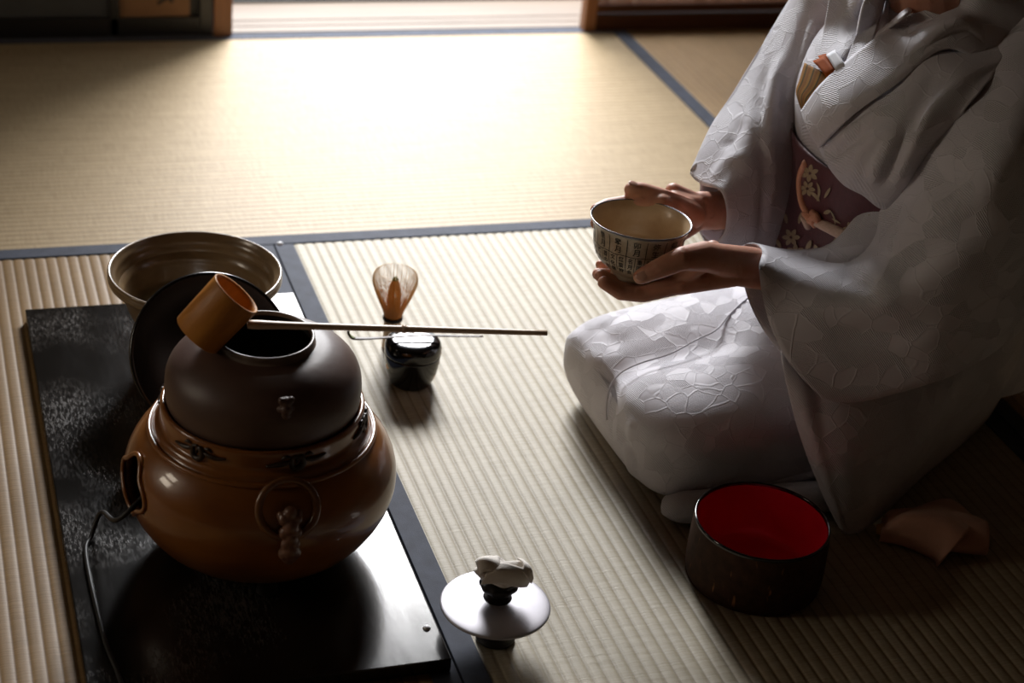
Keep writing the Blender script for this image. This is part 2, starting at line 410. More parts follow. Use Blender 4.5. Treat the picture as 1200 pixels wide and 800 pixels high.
# walls
struct(box('wall_left',-2.75,-2.65,-3.6,YB+.1,-.09,2.4,M['plaster'],bev=0))
struct(box('wall_right',2.65,2.75,-3.6,YB+.1,-.09,2.4,M['plaster'],bev=0))
struct(box('wall_front',-2.75,2.75,-3.7,-3.6,-.09,2.4,M['plaster'],bev=0))
struct(box('ceiling',-2.75,2.75,-3.7,YB+.12,2.4,2.46,M['ceil'],bev=0))
struct(box('wall_back',-2.75,2.75,YB,YB+.1,1.82,2.4,M['plaster'],bev=0))
struct(box('trim_1',-2.65,2.65,YB-.005,YB+.105,1.74,1.82,M['wood_dark'],bev=.003))
OX0,OX1=.093,.83
# sill with sliding grooves, veranda
sy=YB+.004
struct(boxes('trim_2',[(-2.65,2.65,sy,sy+.030,-.06,.0),(-2.65,2.65,sy+.036,sy+.062,-.06,.0),(-2.65,2.65,sy+.068,sy+.10,-.06,.0),(-2.65,2.65,sy,sy+.10,-.06,-.006)],M['wood_sill'],bev=0))
struct(box('floor_veranda',-2.65,2.65,sy+.103,sy+.172,-.06,-.001,M['wood_sill'],bev=.001))
struct(box('trim_3',-2.65,2.65,sy+.172,sy+.19,-.06,.004,M['fusuma'],bev=.001))
struct(box('trim_4',-2.65,2.65,sy+.19,sy+.225,-.06,.020,M['wood_black'],bev=.002))
struct(box('ground',-6,6,sy+.3,8,-.55,-.5,M['gravel'],bev=0))
# post at the left of the opening
px=OX0
struct(box('trim_5',px-.036,px,YB-.02,YB+.02,0,1.74,M['wood_post'],bev=.003))
# left paper sliding door: dark frame, grey panel, brown paper with ink strokes
dl=thing('door_1','','',(0,0,0)); del dl['label']; del dl['category']; struct(dl)
box('door_frame',px-.062,px-.038,YB-.012,YB+.014,0,1.74,M['wood_black'],dl)
box('door_rail',-1.5,px-.062,YB-.012,YB+.014,0,.038,M['wood_black'],dl)
box('grey_panel',-1.5,px-.062,YB+.0,YB+.010,.038,1.74,M['fusuma'],dl,bev=0)
box('brown_paper',px-.212,px-.080,YB-.006,YB-.0005,.004,1.1,M['fusuma_gold'],dl,bev=0)
box('door_stile',px-.232,px-.214,YB-.012,YB+.014,.0,1.74,M['wood_black'],dl)
box('door_frame',-2.65,-1.5,YB-.012,YB+.014,0,1.74,M['wood_black'],dl)
# brush strokes at the foot of the paper
strokes=[[(-.135,.095),(-.120,.082),(-.108,.066)],[(-.098,.098),(-.115,.078),(-.136,.064)],[(-.128,.11),(-.118,.104)],[(-.145,.125),(-.115,.13),(-.095,.128)],[(-.118,.15),(-.118,.125)]]
V=[];Fc=[]
for s_ in strokes:
    pts=[Vector((px+.0+a-.005,YB-.0068,b)) for a,b in s_]
    v,f=tube(None,spline(pts,6) if len(pts)>2 else pts,.0032,n=6,flat=1,up=(0,1,0))
    v=[Vector((q.x,YB-.0066+(q.y-YB+.0068)*.1,q.z)) for q in v]
    k=len(V); V+=v; Fc+=[tuple(i+k for i in q) for q in f]
link('ink_strokes',V,Fc,M['ink'],dl)
# reed screen door on the right
dr=thing('door_2','','',(0,0,0)); del dr['label']; del dr['category']; struct(dr)
x0,x1=.815,1.72
box('door_stile',x0,x0+.026,YB-.030,YB-.002,0,1.74,M['wood_post'],dr)
box('door_stile',x1,x1+.03,YB-.026,YB-.002,0,1.74,M['wood_post'],dr)
box('bottom_rail',x0+.026,x1,YB-.026,YB-.002,0,.034,M['wood_dark'],dr)
box('lower_rail',x0+.026,x1,YB-.028,YB-.002,.040,.056,M['wood_dark'],dr)
box('middle_rail',x0+.026,x1,YB-.026,YB-.002,.52,.55,M['wood_dark'],dr)
box('top_rail',x0+.026,x1,YB-.026,YB-.002,1.70,1.74,M['wood_dark'],dr)
bm=bmesh.new(); x=x0+.03
while x<x1-.004:
    w=random.uniform(.0032,.0042); yy=YB-.014+random.uniform(-.0008,.0008)
    box_bm(bm,x,x+w,yy-.0015,yy+.0015,.056,1.70); x+=w+random.uniform(.0012,.002)
from_bm('reeds',bm,M['reed'],dr,smooth=False)
box('reed_binding',x0+.026,x1,YB-.017,YB-.0125,.30,.303,M['wood_dark'],dr)
# solid plaster further right
struct(box('wall_back_right',1.75,2.65,YB,YB+.1,-.05,1.74,M['plaster'],bev=0))
# left wall: small paper window that gives the two soft spots of light on the brazier
wn=thing('window_1','','',(0,0,0)); del wn['label']; del wn['category']; struct(wn)
wm=mat('glowing_paper',(.8,.75,.65),.9); b_=wm.node_tree.nodes['Principled BSDF']; b_.inputs['Emission Color'].default_value=(1,.86,.68,1); b_.inputs['Emission Strength'].default_value=10
for z0_ in (.75,1.25): box('paper_pane',-2.648,-2.640,-.65,-.15,z0_,z0_+.34,wm,wn,bev=0)
boxes('window_frame',[(-2.648,-2.62,-.70,-.10,.70,.75),(-2.648,-2.62,-.70,-.10,1.09,1.25),(-2.648,-2.62,-.70,-.10,1.59,1.64),(-2.648,-2.62,-.70,-.65,.75,1.59),(-2.648,-2.62,-.15,-.10,.75,1.59)],M['wood_dark'],wn,bev=.002)

# ================================================================ TABLEWARE
BT=.018
board=tag(box('lacquered_board',-.376,-.008,-1.003,-.186,.0015,BT,M['board'],bev=.0015),'long worn black lacquered board under the brazier and kettle','board')
def stud(x,y,z,label):
    o=lathe('metal_stud',[(0,.0035),(.002,.0032),(.0035,.002),(.0045,0),(0,0)],M['stud_glint'],n=20); o.location=(x,y,z); tag(o,label,'stud'); return o
p_=Pz(500,736,BT); stud(p_.x,p_.y,BT,'tiny shiny metal stud near the front right corner of the black board')
p_=Pz(328,286,.001); o=stud(p_.x,p_.y,.0012,'tiny shiny metal pin at the corner where the tatami borders meet'); o.scale=(1.2,1,1)
# ---- brazier
FX,FY=-.166,-.768
fz=BT
fr=thing('brazier','round amber-brown glazed brazier holding the iron kettle on the board','brazier',(FX,FY,fz))
prof=[(0,.050),(.05,.051),(.078,.054),(.100,.064),(.120,.080),(.1365,.104),(.1450,.126),(.1475,.146),(.1440,.166),(.1352,.184),(.1253,.196),(.1190,.201),(.1160,.2035),(.1150,.207),(.1130,.210),(.1098,.212),(.1088,.216),(.1088,.228),(.1082,.233),(.1057,.2345),(.103,.233),(.102,.225),(.105,.21),(.113,.195),(.130,.175),(.138,.146),(.129,.105),(.10,.074),(.06,.064),(0,.060)]
DZ=.043; prof=[(a,b-DZ) for a,b in prof]
def smooth_prof(pr,per=3):
    q=spline([Vector((a,0,b)) for a,b in pr],per); return [(max(0,v.x),v.z) for v in q]
body=lathe('body',smooth_prof(prof,2),M['furo'],fr,n=160)
# lobed window opening on the left
def cut(o,cutter):
    md=o.modifiers.new('cut','BOOLEAN'); md.operation='DIFFERENCE'; md.object=cutter; md.solver='EXACT'
    apply_mods(o); bpy.data.objects.remove(cutter)
az=R_(188); d=Vector((math.cos(az),math.sin(az),0)); s=Vector((-d.y,d.x,0))
V=[];n=48
for r0 in (.09,.20):
    for k in range(n):
        a=2*PI*k/n; rr=.036*(1+.13*math.cos(4*a)); V.append(d*r0+s*(rr*1.05*math.cos(a))+Vector((0,0,.152-DZ+rr*.85*math.sin(a))))
fc=[(k,(k+1)%n,n+(k+1)%n,n+k) for k in range(n)]+[tuple(range(n))[::-1],tuple(range(n,2*n))]
cutter=link('cutter',V,fc); flip_check(cutter); cutter.parent=fr
cut(body,cutter); body.data.shade_smooth()
n_=48; rim=[]
for k in range(n_):
    a=2*PI*k/n_; rr=.036*(1+.13*math.cos(4*a)); sx=rr*1.05*math.cos(a); z=.152-DZ+rr*.85*math.sin(a)
    # radius of body at z
    R0=.147-.9*(z-.13)**2*8 if True else 0
    rad=math.sqrt(max(0,(.148-7.0*(z+DZ-.144)**2)**2-sx*sx)); rim.append(d*rad+s*sx+Vector((0,0,z)))
tube('opening_rim',rim,.0026,M['furo'],fr,n=10,closed=True)
lathe('ash_bed',[(0,.07),(.09,.07),(.118,.068),(.09,.034),(0,.030)],M['soot'],fr,n=48)
lathe('base_ring',smooth_prof([(.080,.014),(.078,.008),(.076,.006),(.070,.007),(.070,.013)],3),M['furo_base'],fr,n=96)
# feet
for k in range(3):
    a=R_(-95+120*k); c=Vector((.085*math.cos(a),.085*math.sin(a),0))
    tube('foot',[c+Vector((0,0,.024)),c+Vector((0,0,.016)),c*1.01+Vector((0,0,.008)),c*1.01+Vector((0,0,.0005))],[.012,.012,.011,.012],M['furo_base'],fr,n=20,smooth_per=4)
def furo_r(z):
    pr=[(a,b) for a,b in prof[:19]]
    for (r0,z0),(r1,z1) in zip(pr,pr[1:]):
        if z0<=z<=z1 and z1>z0: return r0+(r1-r0)*(z-z0)/(z1-z0)
    return .1
def on_furo(az,z,off=0):
    r=furo_r(z)+off; return Vector((r*math.cos(az),r*math.sin(az),z))
# raised shoulder line, and curled scroll reliefs on the neck band
tube('shoulder_line',[Vector((.1202*math.cos(2*PI*k/96),.1202*math.sin(2*PI*k/96),.2015-DZ)) for k in range(96)],.0028,M['furo'],fr,n=10,closed=True)
def scroll(az0,zc,name='scroll_relief'):
    V=[];Fc=[]
    def add(pl,r):
        pts=[on_furo(az0+a,zc+b,.0012) for a,b in pl]; pts=spline(pts,5)
        v,f=tube(None,pts,[r*(.35+.65*math.sin(PI*min(1,max(0,i/(len(pts)-1)))) ) for i in range(len(pts))],n=8); k=len(V); V.extend(v); Fc.extend([tuple(i+k for i in q) for q in f])
    add([(-.30,-.003),(-.20,-.002),(-.12,-.0005),(-.06,.002)],.0028)
    add([(.06,.002),(.12,.000),(.20,-.001),(.30,.001)],.0028)
    add([(.0,.007),(-.055,.004),(-.05,-.006),(.01,-.008),(.055,-.003),(.04,.005),(.0,.003),(-.01,-.002)],.0034)
    add([(-.16,.004),(-.12,.007),(-.07,.006)],.002); add([(.16,.004),(.12,.007),(.07,.006)],.002)
    link(name,V,Fc,M['furo_dark'],fr)
for a in (-82,-138,-24,34,90,150): scroll(R_(a),.222-DZ)
# ring handle and moulded mask, two of them
def ring(az,zc,name):
    c=on_furo(az,zc,.006); nrm=Vector((math.cos(az),math.sin(az),.45)).normalized(); sx=Vector((-math.sin(az),math.cos(az),0)); up=nrm.cross(sx); up=up if up.z>0 else -up
    tube(name,[c+sx*(.030*math.cos(2*PI*k/48))+up*(.030*math.sin(2*PI*k/48)) for k in range(48)],.0042,M['furo_ring'],fr,n=14,closed=True)
    # mask: brow, snout and jaw built from lumps fused together
    bm=bmesh.new()
    c2=on_furo(az,zc-.020,.004)
    for (a,b,o_,r) in [(0,.018,.003,.007),(-.0065,.012,.005,.006),(.0065,.012,.005,.006),(0,.004,.009,.008),(-.006,-.002,.008,.006),(.006,-.002,.008,.006),(0,-.008,.010,.0075),(-.004,-.014,.010,.006),(.004,-.014,.010,.006),(0,-.021,.009,.0098),(-.005,-.024,.008,.007),(.005,-.024,.008,.007),(0,-.027,.006,.0088),(-.009,.016,.001,.0045),(.009,.016,.001,.0045)]:
        mt=Matrix.Translation(c2+sx*a+Vector((0,0,b))+nrm*o_); bmesh.ops.create_icosphere(bm,subdivisions=3,radius=r,matrix=mt)
    bmesh.ops.scale(bm,vec=(1,1,1.15),space=Matrix.Translation(-c2),verts=bm.verts)
    o=from_bm('lion_mask',bm,M['furo_mask'],fr); md=o.modifiers.new('r','REMESH'); md.mode='VOXEL'; md.voxel_size=.0011; sm=o.modifiers.new('s','SMOOTH'); sm.iterations=3; apply_mods(o); o.data.shade_smooth()
    if not o.data.materials: o.data.materials.append(M['furo_mask'])
ring(R_(-90),.186-DZ,'ring_handle'); ring(R_(90),.186-DZ,'ring_handle')
# ---- kettle
KZ=fz+.222-DZ
kt=thing('iron_kettle','squat brown iron kettle with open round mouth seated in the brazier','kettle',(FX,FY,KZ))
kp=[(0,-.045),(.05,-.042),(.078,-.028),(.092,-.006),(.0975,.006),(.1015,.011),(.1035,.020),(.1040,.032),(.1025,.046),(.0965,.059),(.085,.070),(.071,.0775),(.060,.0805),(.0535,.082)]
lip=[(.0535,.082),(.0515,.0838),(.0522,.0885),(.0512,.0905),(.0488,.0900),(.0480,.0865)]
inn=[(.0480,.0865),(.048,.080),(.060,.074),(.085,.055),(.097,.03),(.092,0),(.07,-.025),(0,-.035)]
kp=[(a*(1.0 if a>.06 else 1),b) for a,b in kp]; lathe('body',smooth_prof(kp,3),M['kama'],kt,n=128)
lathe('mouth_rim',smooth_prof(lip,3),M['kama_rim'],kt,n=128)
lathe('inner_wall',inn,M['soot'],kt,n=96)
hw=lathe('hot_water',[(0,.0),(.09,.0)],M['lid_lacquer'],kt,n=64)
def lug(az):
    bm=bmesh.new(); c=Vector((.0945*math.cos(az),.0945*math.sin(az),.058)); sx=Vector((-math.sin(az),math.cos(az),0)); nr=Vector((math.cos(az),math.sin(az),.25)).normalized()
    for a,b,o_,r in [(0,.006,.003,.0065),(-.005,.009,.004,.0038),(.005,.009,.004,.0038),(0,-.001,.006,.0062),(0,-.008,.004,.0055),(-.006,-.002,.001,.004),(.006,-.002,.001,.004)]:
        bmesh.ops.create_icosphere(bm,subdivisions=3,radius=r,matrix=Matrix.Translation(c+sx*a+Vector((0,0,b))+nr*o_))
    o=from_bm('lug',bm,M['kama'],kt); md=o.modifiers.new('r','REMESH'); md.mode='VOXEL'; md.voxel_size=.0009; sm=o.modifiers.new('s','SMOOTH'); sm.iterations=2; apply_mods(o); o.data.shade_smooth()
    if not o.data.materials: o.data.materials.append(M['kama'])
lug(R_(-88)); lug(R_(92))
# ---- power cord from the opening
cs=[(140,566,.09),(118,590,.055),(104,618,.03),(94,645,BT+.003),(88,672,BT+.003),(82,700,BT+.003)]
pts=[Vector((FX-.125,FY-.016,fz+.095)),Vector((FX-.158,FY-.026,fz+.070)),Pz(119,600,.045),Pz(107,628,.022),Pz(101,652,BT+.0034),Vector((-.352,-.90,BT+.0034)),Vector((-.345,-.96,BT+.0034)),Vector((-.342,-.998,BT+.0045)),Vector((-.341,-1.02,.010)),Vector((-.345,-1.05,.0040)),Vector((-.40,-1.15,.0040)),Vector((-.6,-1.3,.0040))]
tag(tube('power_cord',pts,.0026,M['cable'],n=10,smooth_per=8),'thin black power cord running out of the brazier opening','cord')
# ---- ladle
lad=thing('bamboo_ladle','bamboo water ladle with amber cup laid across the kettle mouth','ladle',(0,0,0))
c=Pz(264,365,KZ+.120); c=Vector((FX-.048,FY-.002,KZ+.112))
E1=Pz(303,378,KZ+.106); E2=Pz(641,390,KZ+.100)
ax=Vector((.62,-.12,.62)).normalized()      # cup mouth direction
def frame(z):
    z=z.normalized(); x=Vector((0,1,0)).cross(z).normalized(); y=z.cross(x); return Matrix((x,y,z)).transposed()
ax=Vector((.65,-.02,.76)).normalized()
def frame(z):
    z=z.normalized(); x=Vector((0,1,0)).cross(z).normalized(); y=z.cross(x); return Matrix((x,y,z)).transposed()
cc=Py(254,368,FY-.005)
cup=lathe('cup',[(0,-.031),(.0262,-.031),(.0272,-.030),(.0284,.029),(.0282,.0308),(.0265,.0305),(.0255,.026),(.0248,-.026),(0,-.0265)],M['bamboo_cup'],lad,n=80)
cup.matrix_local=Matrix.Translation(cc)@frame(ax).to_4x4()
E1=Pz(290,380,cc.z-.010); E2=Pz(641,390,cc.z-.022)
hp=[E1.lerp(E2,t) for t in (0,.03,.12,.3,.5,.515,.53,.8,1)]
tube('handle',hp,[.0048,.0056,.0046,.0040,.0040,.0052,.0040,.0036,.0033],M['bamboo'],lad,n=14,flat=.85,up=(0,0,1),smooth_per=4)
# ---- wide water jar
ZR=.135+.018
mc=Pz(229,317,ZR)
jar=thing('water_jar','wide olive-brown glazed water jar with ringed walls behind the kettle','water jar',(mc.x,mc.y,0))
Rj=.11
jp=[(0,.0015),(.056,.0015),(.060,.004),(.062,.012),(.070,.03),(.082,.065),(.0905,.095),(.0950,.110),(.1040,.1175),(.1125,.123),(.1150,.1285),(.1135,.1325),(.1142,.1350),(.1130,.1375),(.110,.1365),(.1075,.132),(.1035,.1265),(.1010,.118),(.096,.105),(.085,.075),(.075,.045),(.05,.03),(0,.026)]
def rings(r,z,a): return .955*r*(1+.004*math.sin(z*520))
lathe('bowl',smooth_prof(jp,5),M['jar'],jar,n=128,rfun=rings)
lathe('water',[(0,.080),(.0865,.080)],M['water'],jar,n=96)
jar.location.z=BT
# ---- round lacquer lid leaning on the jar
lc=Py(248,415,mc.y-.145); 
lean=R_(56); nrm=Vector((.10,-math.sin(lean),math.cos(lean))).normalized()
lid=tag(lathe('jar_lid',[(0,.004),(.06,.0045),(.095,.006),(.0975,.0075),(.100,.006),(.1005,.002),(.099,-.003),(.095,-.004),(0,-.003)],M['lid_lacquer'],n=128),'large round black lacquer jar lid leaning between jar and kettle','lid')
lz=.1035*math.sin(lean)+BT+.002
lid.matrix_world=Matrix.Translation((lc.x,lc.y,lc.z))@frame(nrm).to_4x4()
LIDC=lc
# ---- tea whisk
wc=Pz(458,406,0)
wk=thing('tea_whisk','bamboo tea whisk with flared amber tines standing behind black caddy','whisk',(wc.x,wc.y,.0))
lathe('handle',[(0,0),(.0125,0),(.0128,.002),(.0118,.012),(.0118,.038),(.0122,.043),(.0095,.047),(0,.047)],M['bamboo'],wk,n=40)
thz=.044
for i in range(3): tube('binding_thread',[Vector((.0128*math.cos(a),.0128*math.sin(a),thz+i*.0016)) for a in [2*PI*k/32 for k in range(32)]],.0010,M['thread'],wk,n=8,closed=True)
def tines(name,num,prof_,r,m,jit=0):
    V=[];Fc=[]
    for k in range(num):
        a=2*PI*k/num+random.uniform(-jit,jit)
        pts=spline([Vector((rr*math.cos(a),rr*math.sin(a),z)) for rr,z in prof_],4)
        pts[-1]+=Vector((random.uniform(-.0008,.0008),random.uniform(-.0008,.0008),random.uniform(-.001,.001)))
        v,f=tube(None,pts,[r*(1.5-.9*i/(len(pts)-1)) for i in range(len(pts))],n=5); b=len(V); V+=v; Fc+=[tuple(i+b for i in q) for q in f]
    return link(name,V,Fc,m,wk)
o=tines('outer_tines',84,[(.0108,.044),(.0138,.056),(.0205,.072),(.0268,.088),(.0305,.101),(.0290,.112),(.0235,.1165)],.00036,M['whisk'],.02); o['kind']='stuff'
o=tines('inner_tines',46,[(.0075,.044),(.0085,.06),(.0088,.08),(.0065,.095),(.0022,.1075)],.00055,M['whisk_core'],.02); o['kind']='stuff'
lathe('tea_residue',[(0,.1085),(.003,.1075),(.0045,.104),(.002,.1),(0,.1)],M['scoop_tip'],wk,n=16)
# ---- tea caddy
nc=Pz(481,447,0)
cd=thing('tea_caddy','glossy black lacquer tea caddy with gold flecks on the tatami','tea caddy',(nc.x,nc.y,0))
lathe('body',smooth_prof([(0,.0012),(.024,.0012),(.027,.002),(.0300,.008),(.0345,.022),(.0368,.038),(.0372,.0455)],4)+[(.0366,.0457),(0,.0457)],M['lacquer'],cd,n=96)
lathe('lid',[(0,.0462),(.0368,.0462)]+smooth_prof([(.0374,.0465),(.0376,.052),(.0372,.058),(.0345,.0635),(.028,.0662),(.015,.0672),(0,.0675)],4),M['lacquer'],cd,n=96)
def caddy_r(z):
    T=[(.002,.027),(.008,.030),(.022,.0345),(.038,.0368),(.0455,.0373),(.052,.0377),(.058,.0373),(.0635,.0346)]
    for (z0,r0),(z1,r1) in zip(T,T[1:]):
        if z0<=z<=z1: return r0+(r1-r0)*(z-z0)/(z1-z0)
    return .03
for a0,z0,s_ in [(-.42,.050,.0045),(-.36,.056,.003),(-.48,.036,.003),(-.62,.016,.0042),(-.50,.020,.003),(-.3,.044,.003),(.1,.03,.005),(.9,.05,.005),(1.6,.03,.006),(2.4,.045,.005),(3.3,.03,.005),(-.55,.012,.0025)]:
    V=[]; n_=9
    for k in range(n_):
        a=2*PI*k/n_; rr=s_*random.uniform(.6,1.1); az=a0+rr*math.cos(a)/.036; z=z0+rr*math.sin(a); r=caddy_r(max(.003,min(.063,z)))+.0003; V.append((r*math.cos(az),r*math.sin(az),z))
    link('gold_fleck',V,[tuple(range(n_))],M['gold'],cd,smooth=False)
# ---- tea scoop lying on the caddy
sc0=[(405,386),(408,391),(416,396.5),(430,397.5),(455,395),(480,391.5),(505,390.5),(535,392),(566,394)]
zz=[.079,.073,.0702,.0700,.0695,.0690,.0690,.0692,.0700]
pts=[Pz(u,v,z) for (u,v),z in zip(sc0,zz)]
# keep the scoop in one vertical plane: same line in plan
A=Pz(416,396.5,.0705);B=Pz(566,394,.070); dd=(B-A).normalized()
pl=[A-dd*.009+Vector((0,0,.0125)),A-dd*.0095+Vector((0,0,.009)),A-dd*.006+Vector((0,0,.003)),A+Vector((0,0,.0002)),A+dd*.02+Vector((0,0,-.0002)),A+dd*.05+Vector((0,0,.0012)),A+dd*.085+Vector((0,0,.0028)),A+dd*.10+Vector((0,0,.0026)),A+dd*.14+Vector((0,0,.001)),B]
sc_=thing('tea_scoop','slender dark bamboo tea scoop with green curled tip on the caddy','tea scoop',(0,0,0))
tube('blade',pl,[.0035,.0045,.0048,.0042,.0032,.0026,.0024,.0030,.0024,.0022],M['scoop'],sc_,n=12,flat=.32,up=(0,0,1),smooth_per=5)
up_=Vector((0,0,1))
tube('dusted_tip',[q+(dd*.0012 if i<3 else up_*.0012) for i,q in enumerate(pl[:4])],[.003,.0038,.0038,.002],M['scoop_tip'],sc_,n=10,flat=.2,up=(0,0,1),smooth_per=5)
# ---- kettle lid on its rest, and the linen cloth on top
LZ=.047
kc=Pz(580.5,707,LZ)
rest=tag(lathe('lid_rest',smooth_prof([(.018,.001),(.021,.0015),(.0215,.004),(.0195,.008),(.0185,.022),(.0195,.036),(.0215,.040),(.0218,.0428),(.0205,.0435),(.0180,.0430),(.0165,.038),(.0165,.01),(.018,.001)],2),M['dark_bronze'],n=64),'dark cylindrical lid rest under the pale kettle lid','lid rest'); rest.location=(kc.x+.004,kc.y,0)
kl=thing('kettle_lid','pale polished round kettle lid lying on a dark rest','lid',(kc.x,kc.y,LZ))
lathe('plate',smooth_prof([(0,.0035),(.02,.0038),(.045,.0024),(.0570,.0010),(.0590,-.0004),(.0588,-.0018),(.0565,-.0024),(.04,-.0015),(0,-.0005)],3),M['silver'],kl,n=128)
kb=lathe('knob',smooth_prof([(.0,.003),(.011,.0035),(.0105,.006),(.0075,.010),(.0085,.014),(.0135,.020),(.0155,.026),(.0135,.031),(.006,.033),(0,.033)],4),M['dark_bronze'],kl,n=64,rfun=lambda r,z,a:r*(1+.03*math.cos(9*a)*(z>.012)))
kb.location=(.004,.006,0); kb.scale=(1.35,1.35,.82)
ck=tag(None or bpy.data.objects.new('linen_cloth',None),'crumpled white linen tea cloth folded on the kettle lid knob','cloth'); bpy.data.objects.remove(ck)
# folded linen: a flattened bundle of overlapping pleats
def linen():
    rows=[]; n1=44; n2=60
    V=[];Fc=[]
    for i in range(n1):
        s_=i/(n1-1); x=(s_-.5)*.072
        env=(math.sin(PI*min(max(s_,0.02),.98))**.42)
        for k in range(n2):
            a=2*PI*k/n2
            ry=.0185*env*(1+.10*math.sin(5*s_*3+1)); rz=.0125*env*(1+.22*math.sin(7.3*s_+.6))
            ca,sa=math.cos(a),math.sin(a)
            y=ry*abs(ca)**.75*(1 if ca>0 else -1); z=rz*abs(sa)**.8*(1 if sa>0 else -1)
            ph=a*5+ s_*5.5+1.1*math.sin(s_*9+a)
            pl_=abs(math.sin(ph*.5))**.6; w=.0050*(pl_-.6)*env
            y+=w*ca; z+=w*sa+ .0045*math.sin(s_*6.2+.4)
            V.append((x+.004*math.sin(a*2+s_*4)+.003*ca,y,z))
    for i in range(n1-1):
        for k in range(n2): Fc.append((i*n2+k,i*n2+(k+1)%n2,(i+1)*n2+(k+1)%n2,(i+1)*n2+k))
    Fc.append(tuple(range(n2))[::-1]); Fc.append(tuple((n1-1)*n2+k for k in range(n2)))
    return V,Fc
V,Fc=linen()
lin=link('linen_cloth',V,Fc,M['linen']); sm=lin.modifiers.new('s','SUBSURF'); sm.levels=1; sm.render_levels=1
# upstanding folded corner at the left, one lapping fold across
def flap(pts_rows,th=.0016): 
    o=grid_mesh('flap',pts_rows,M['linen'],per=5,thick=th); return apply_mods(o)
f1=flap([[(-.036,-.012,.004),(-.037,0,.010),(-.034,.012,.006)],[(-.034,-.013,.012),(-.038,-.002,.020),(-.031,.010,.013)],[(-.026,-.014,.014),(-.030,-.004,.0235),(-.022,.008,.017)],[(-.010,-.016,.0145),(-.010,-.004,.0185),(-.006,.010,.0145)]])
f2=flap([[(-.034,-.017,-.004),(-.020,-.020,.000),(0,-.021,-.002),(.018,-.020,-.007),(.032,-.014,-.012)],[(-.030,-.014,.010),(-.015,-.016,.015),(.003,-.0175,.011),(.020,-.017,.004),(.035,-.012,-.002)],[(-.020,-.004,.017),(-.005,-.006,.0185),(.010,-.008,.016),(.026,-.008,.010),(.037,-.004,.004)]],.0022)
f3=flap([[(.020,-.012,.010),(.028,-.016,.004),(.036,-.015,-.006)],[(.024,-.002,.014),(.034,-.006,.010),(.040,-.008,-.002)],[(.022,.012,.010),(.033,.010,.006),(.038,.006,-.004)]],.002)
apply_mods(lin)
bm=bmesh.new(); bm.from_mesh(lin.data)
for q in (f1,f2,f3): bm.from_mesh(q.data)
bm.to_mesh(lin.data); bm.free(); lin.data.shade_smooth()
for q in (f1,f2,f3): bpy.data.objects.remove(q)
tag(lin,'crumpled white linen tea cloth balanced on the knob of the kettle lid','cloth')
lp=Pz(592,676,LZ+.040); lin.location=(kc.x+.006,kc.y+.006,LZ+.037); lin.rotation_euler=(R_(6),R_(8),R_(2)); lin.scale=(.84,.9,.9)
# ---- waste-water bowl
wc2=Pz(881,674,0)
wb=thing('waste_water_bowl','dark brown cylindrical bowl with vivid red lacquer inside','bowl',(wc2.x,wc2.y,0))
lathe('outer_wall',smooth_prof([(0,.0015),(.070,.0015),(.0765,.003),(.0788,.010),(.0795,.025),(.0790,.05),(.0782,.070),(.0775,.0755)],4),M['bark'],wb,n=128)
lathe('rim',smooth_prof([(.0777,.0750),(.0778,.0775),(.0765,.0790),(.0748,.0780),(.0745,.0752)],3),M['lacquer'],wb,n=128)
lathe('inner_wall',smooth_prof([(.0748,.0765),(.0742,.06),(.074,.03),(.071,.012),(.062,.006),(.04,.005),(0,.005)],3),M['red_lacquer'],wb,n=128)
# ---- folded tan silk cloth
fc_=thing('folded_silk_cloth','salmon-tan folded silk cloth lying beside the kneeling person','cloth',(0,0,0))
P3=lambda u,v,z:Pz(u,v,z)
# rows run from the closed left end to the open, scrolled right end
def csec(cx,cy,axis,w,h,turn,n=11,roll=0):
    """open spiral cross-section: flat roll of cloth, w wide and h thick"""
    out=[]
    side=Vector((-axis.y,axis.x,0))
    for k in range(n):
        t=k/(n-1); a=-PI*.5+turn*t*2*PI; f=1-.52*t*turn/1.6
        out.append(Vector((cx,cy,0))+side*(w*f*math.cos(a))*-1+Vector((0,0,max(.0012,h*(1+f*math.sin(a))))))
    return out
a0=Pz(1036,622,.0); a1=Pz(1152,641,.0); axd=(a1-a0).normalized()
rows=[]
for t,w,h in [(0,.020,.011),(.06,.027,.014),(.3,.036,.017),(.6,.041,.019),(.85,.038,.018),(1.0,.032,.016)]:
    c=a0.lerp(a1,t); rows.append(csec(c.x,c.y,axd,w,h,1.75,25))
cl=grid_mesh('silk_roll',rows,M['tan_cloth'],fc_,per=4,thick=.0022)
# closed left end cap
r0=rows[0]; 
flp=[[Pz(1030,634,.004),Pz(1033,622,.012),Pz(1034,608,.012)],[Pz(1060,640,.004),Pz(1062,606,.036),Pz(1070,596,.022)],[Pz(1092,655,.002),Pz(1108,614,.040),Pz(1112,585,.018)],[Pz(1098,663,.002),Pz(1130,628,.036),Pz(1146,610,.022)]]
ov=grid_mesh('outer_fold',flp,M['tan_cloth'],fc_,per=8,thick=.0022)
box_=tube('yellow_end',[Pz(1036,620,.010),Pz(1027,620,.008)],[.008,.006],M['yellow'],fc_,n=16,flat=.7)
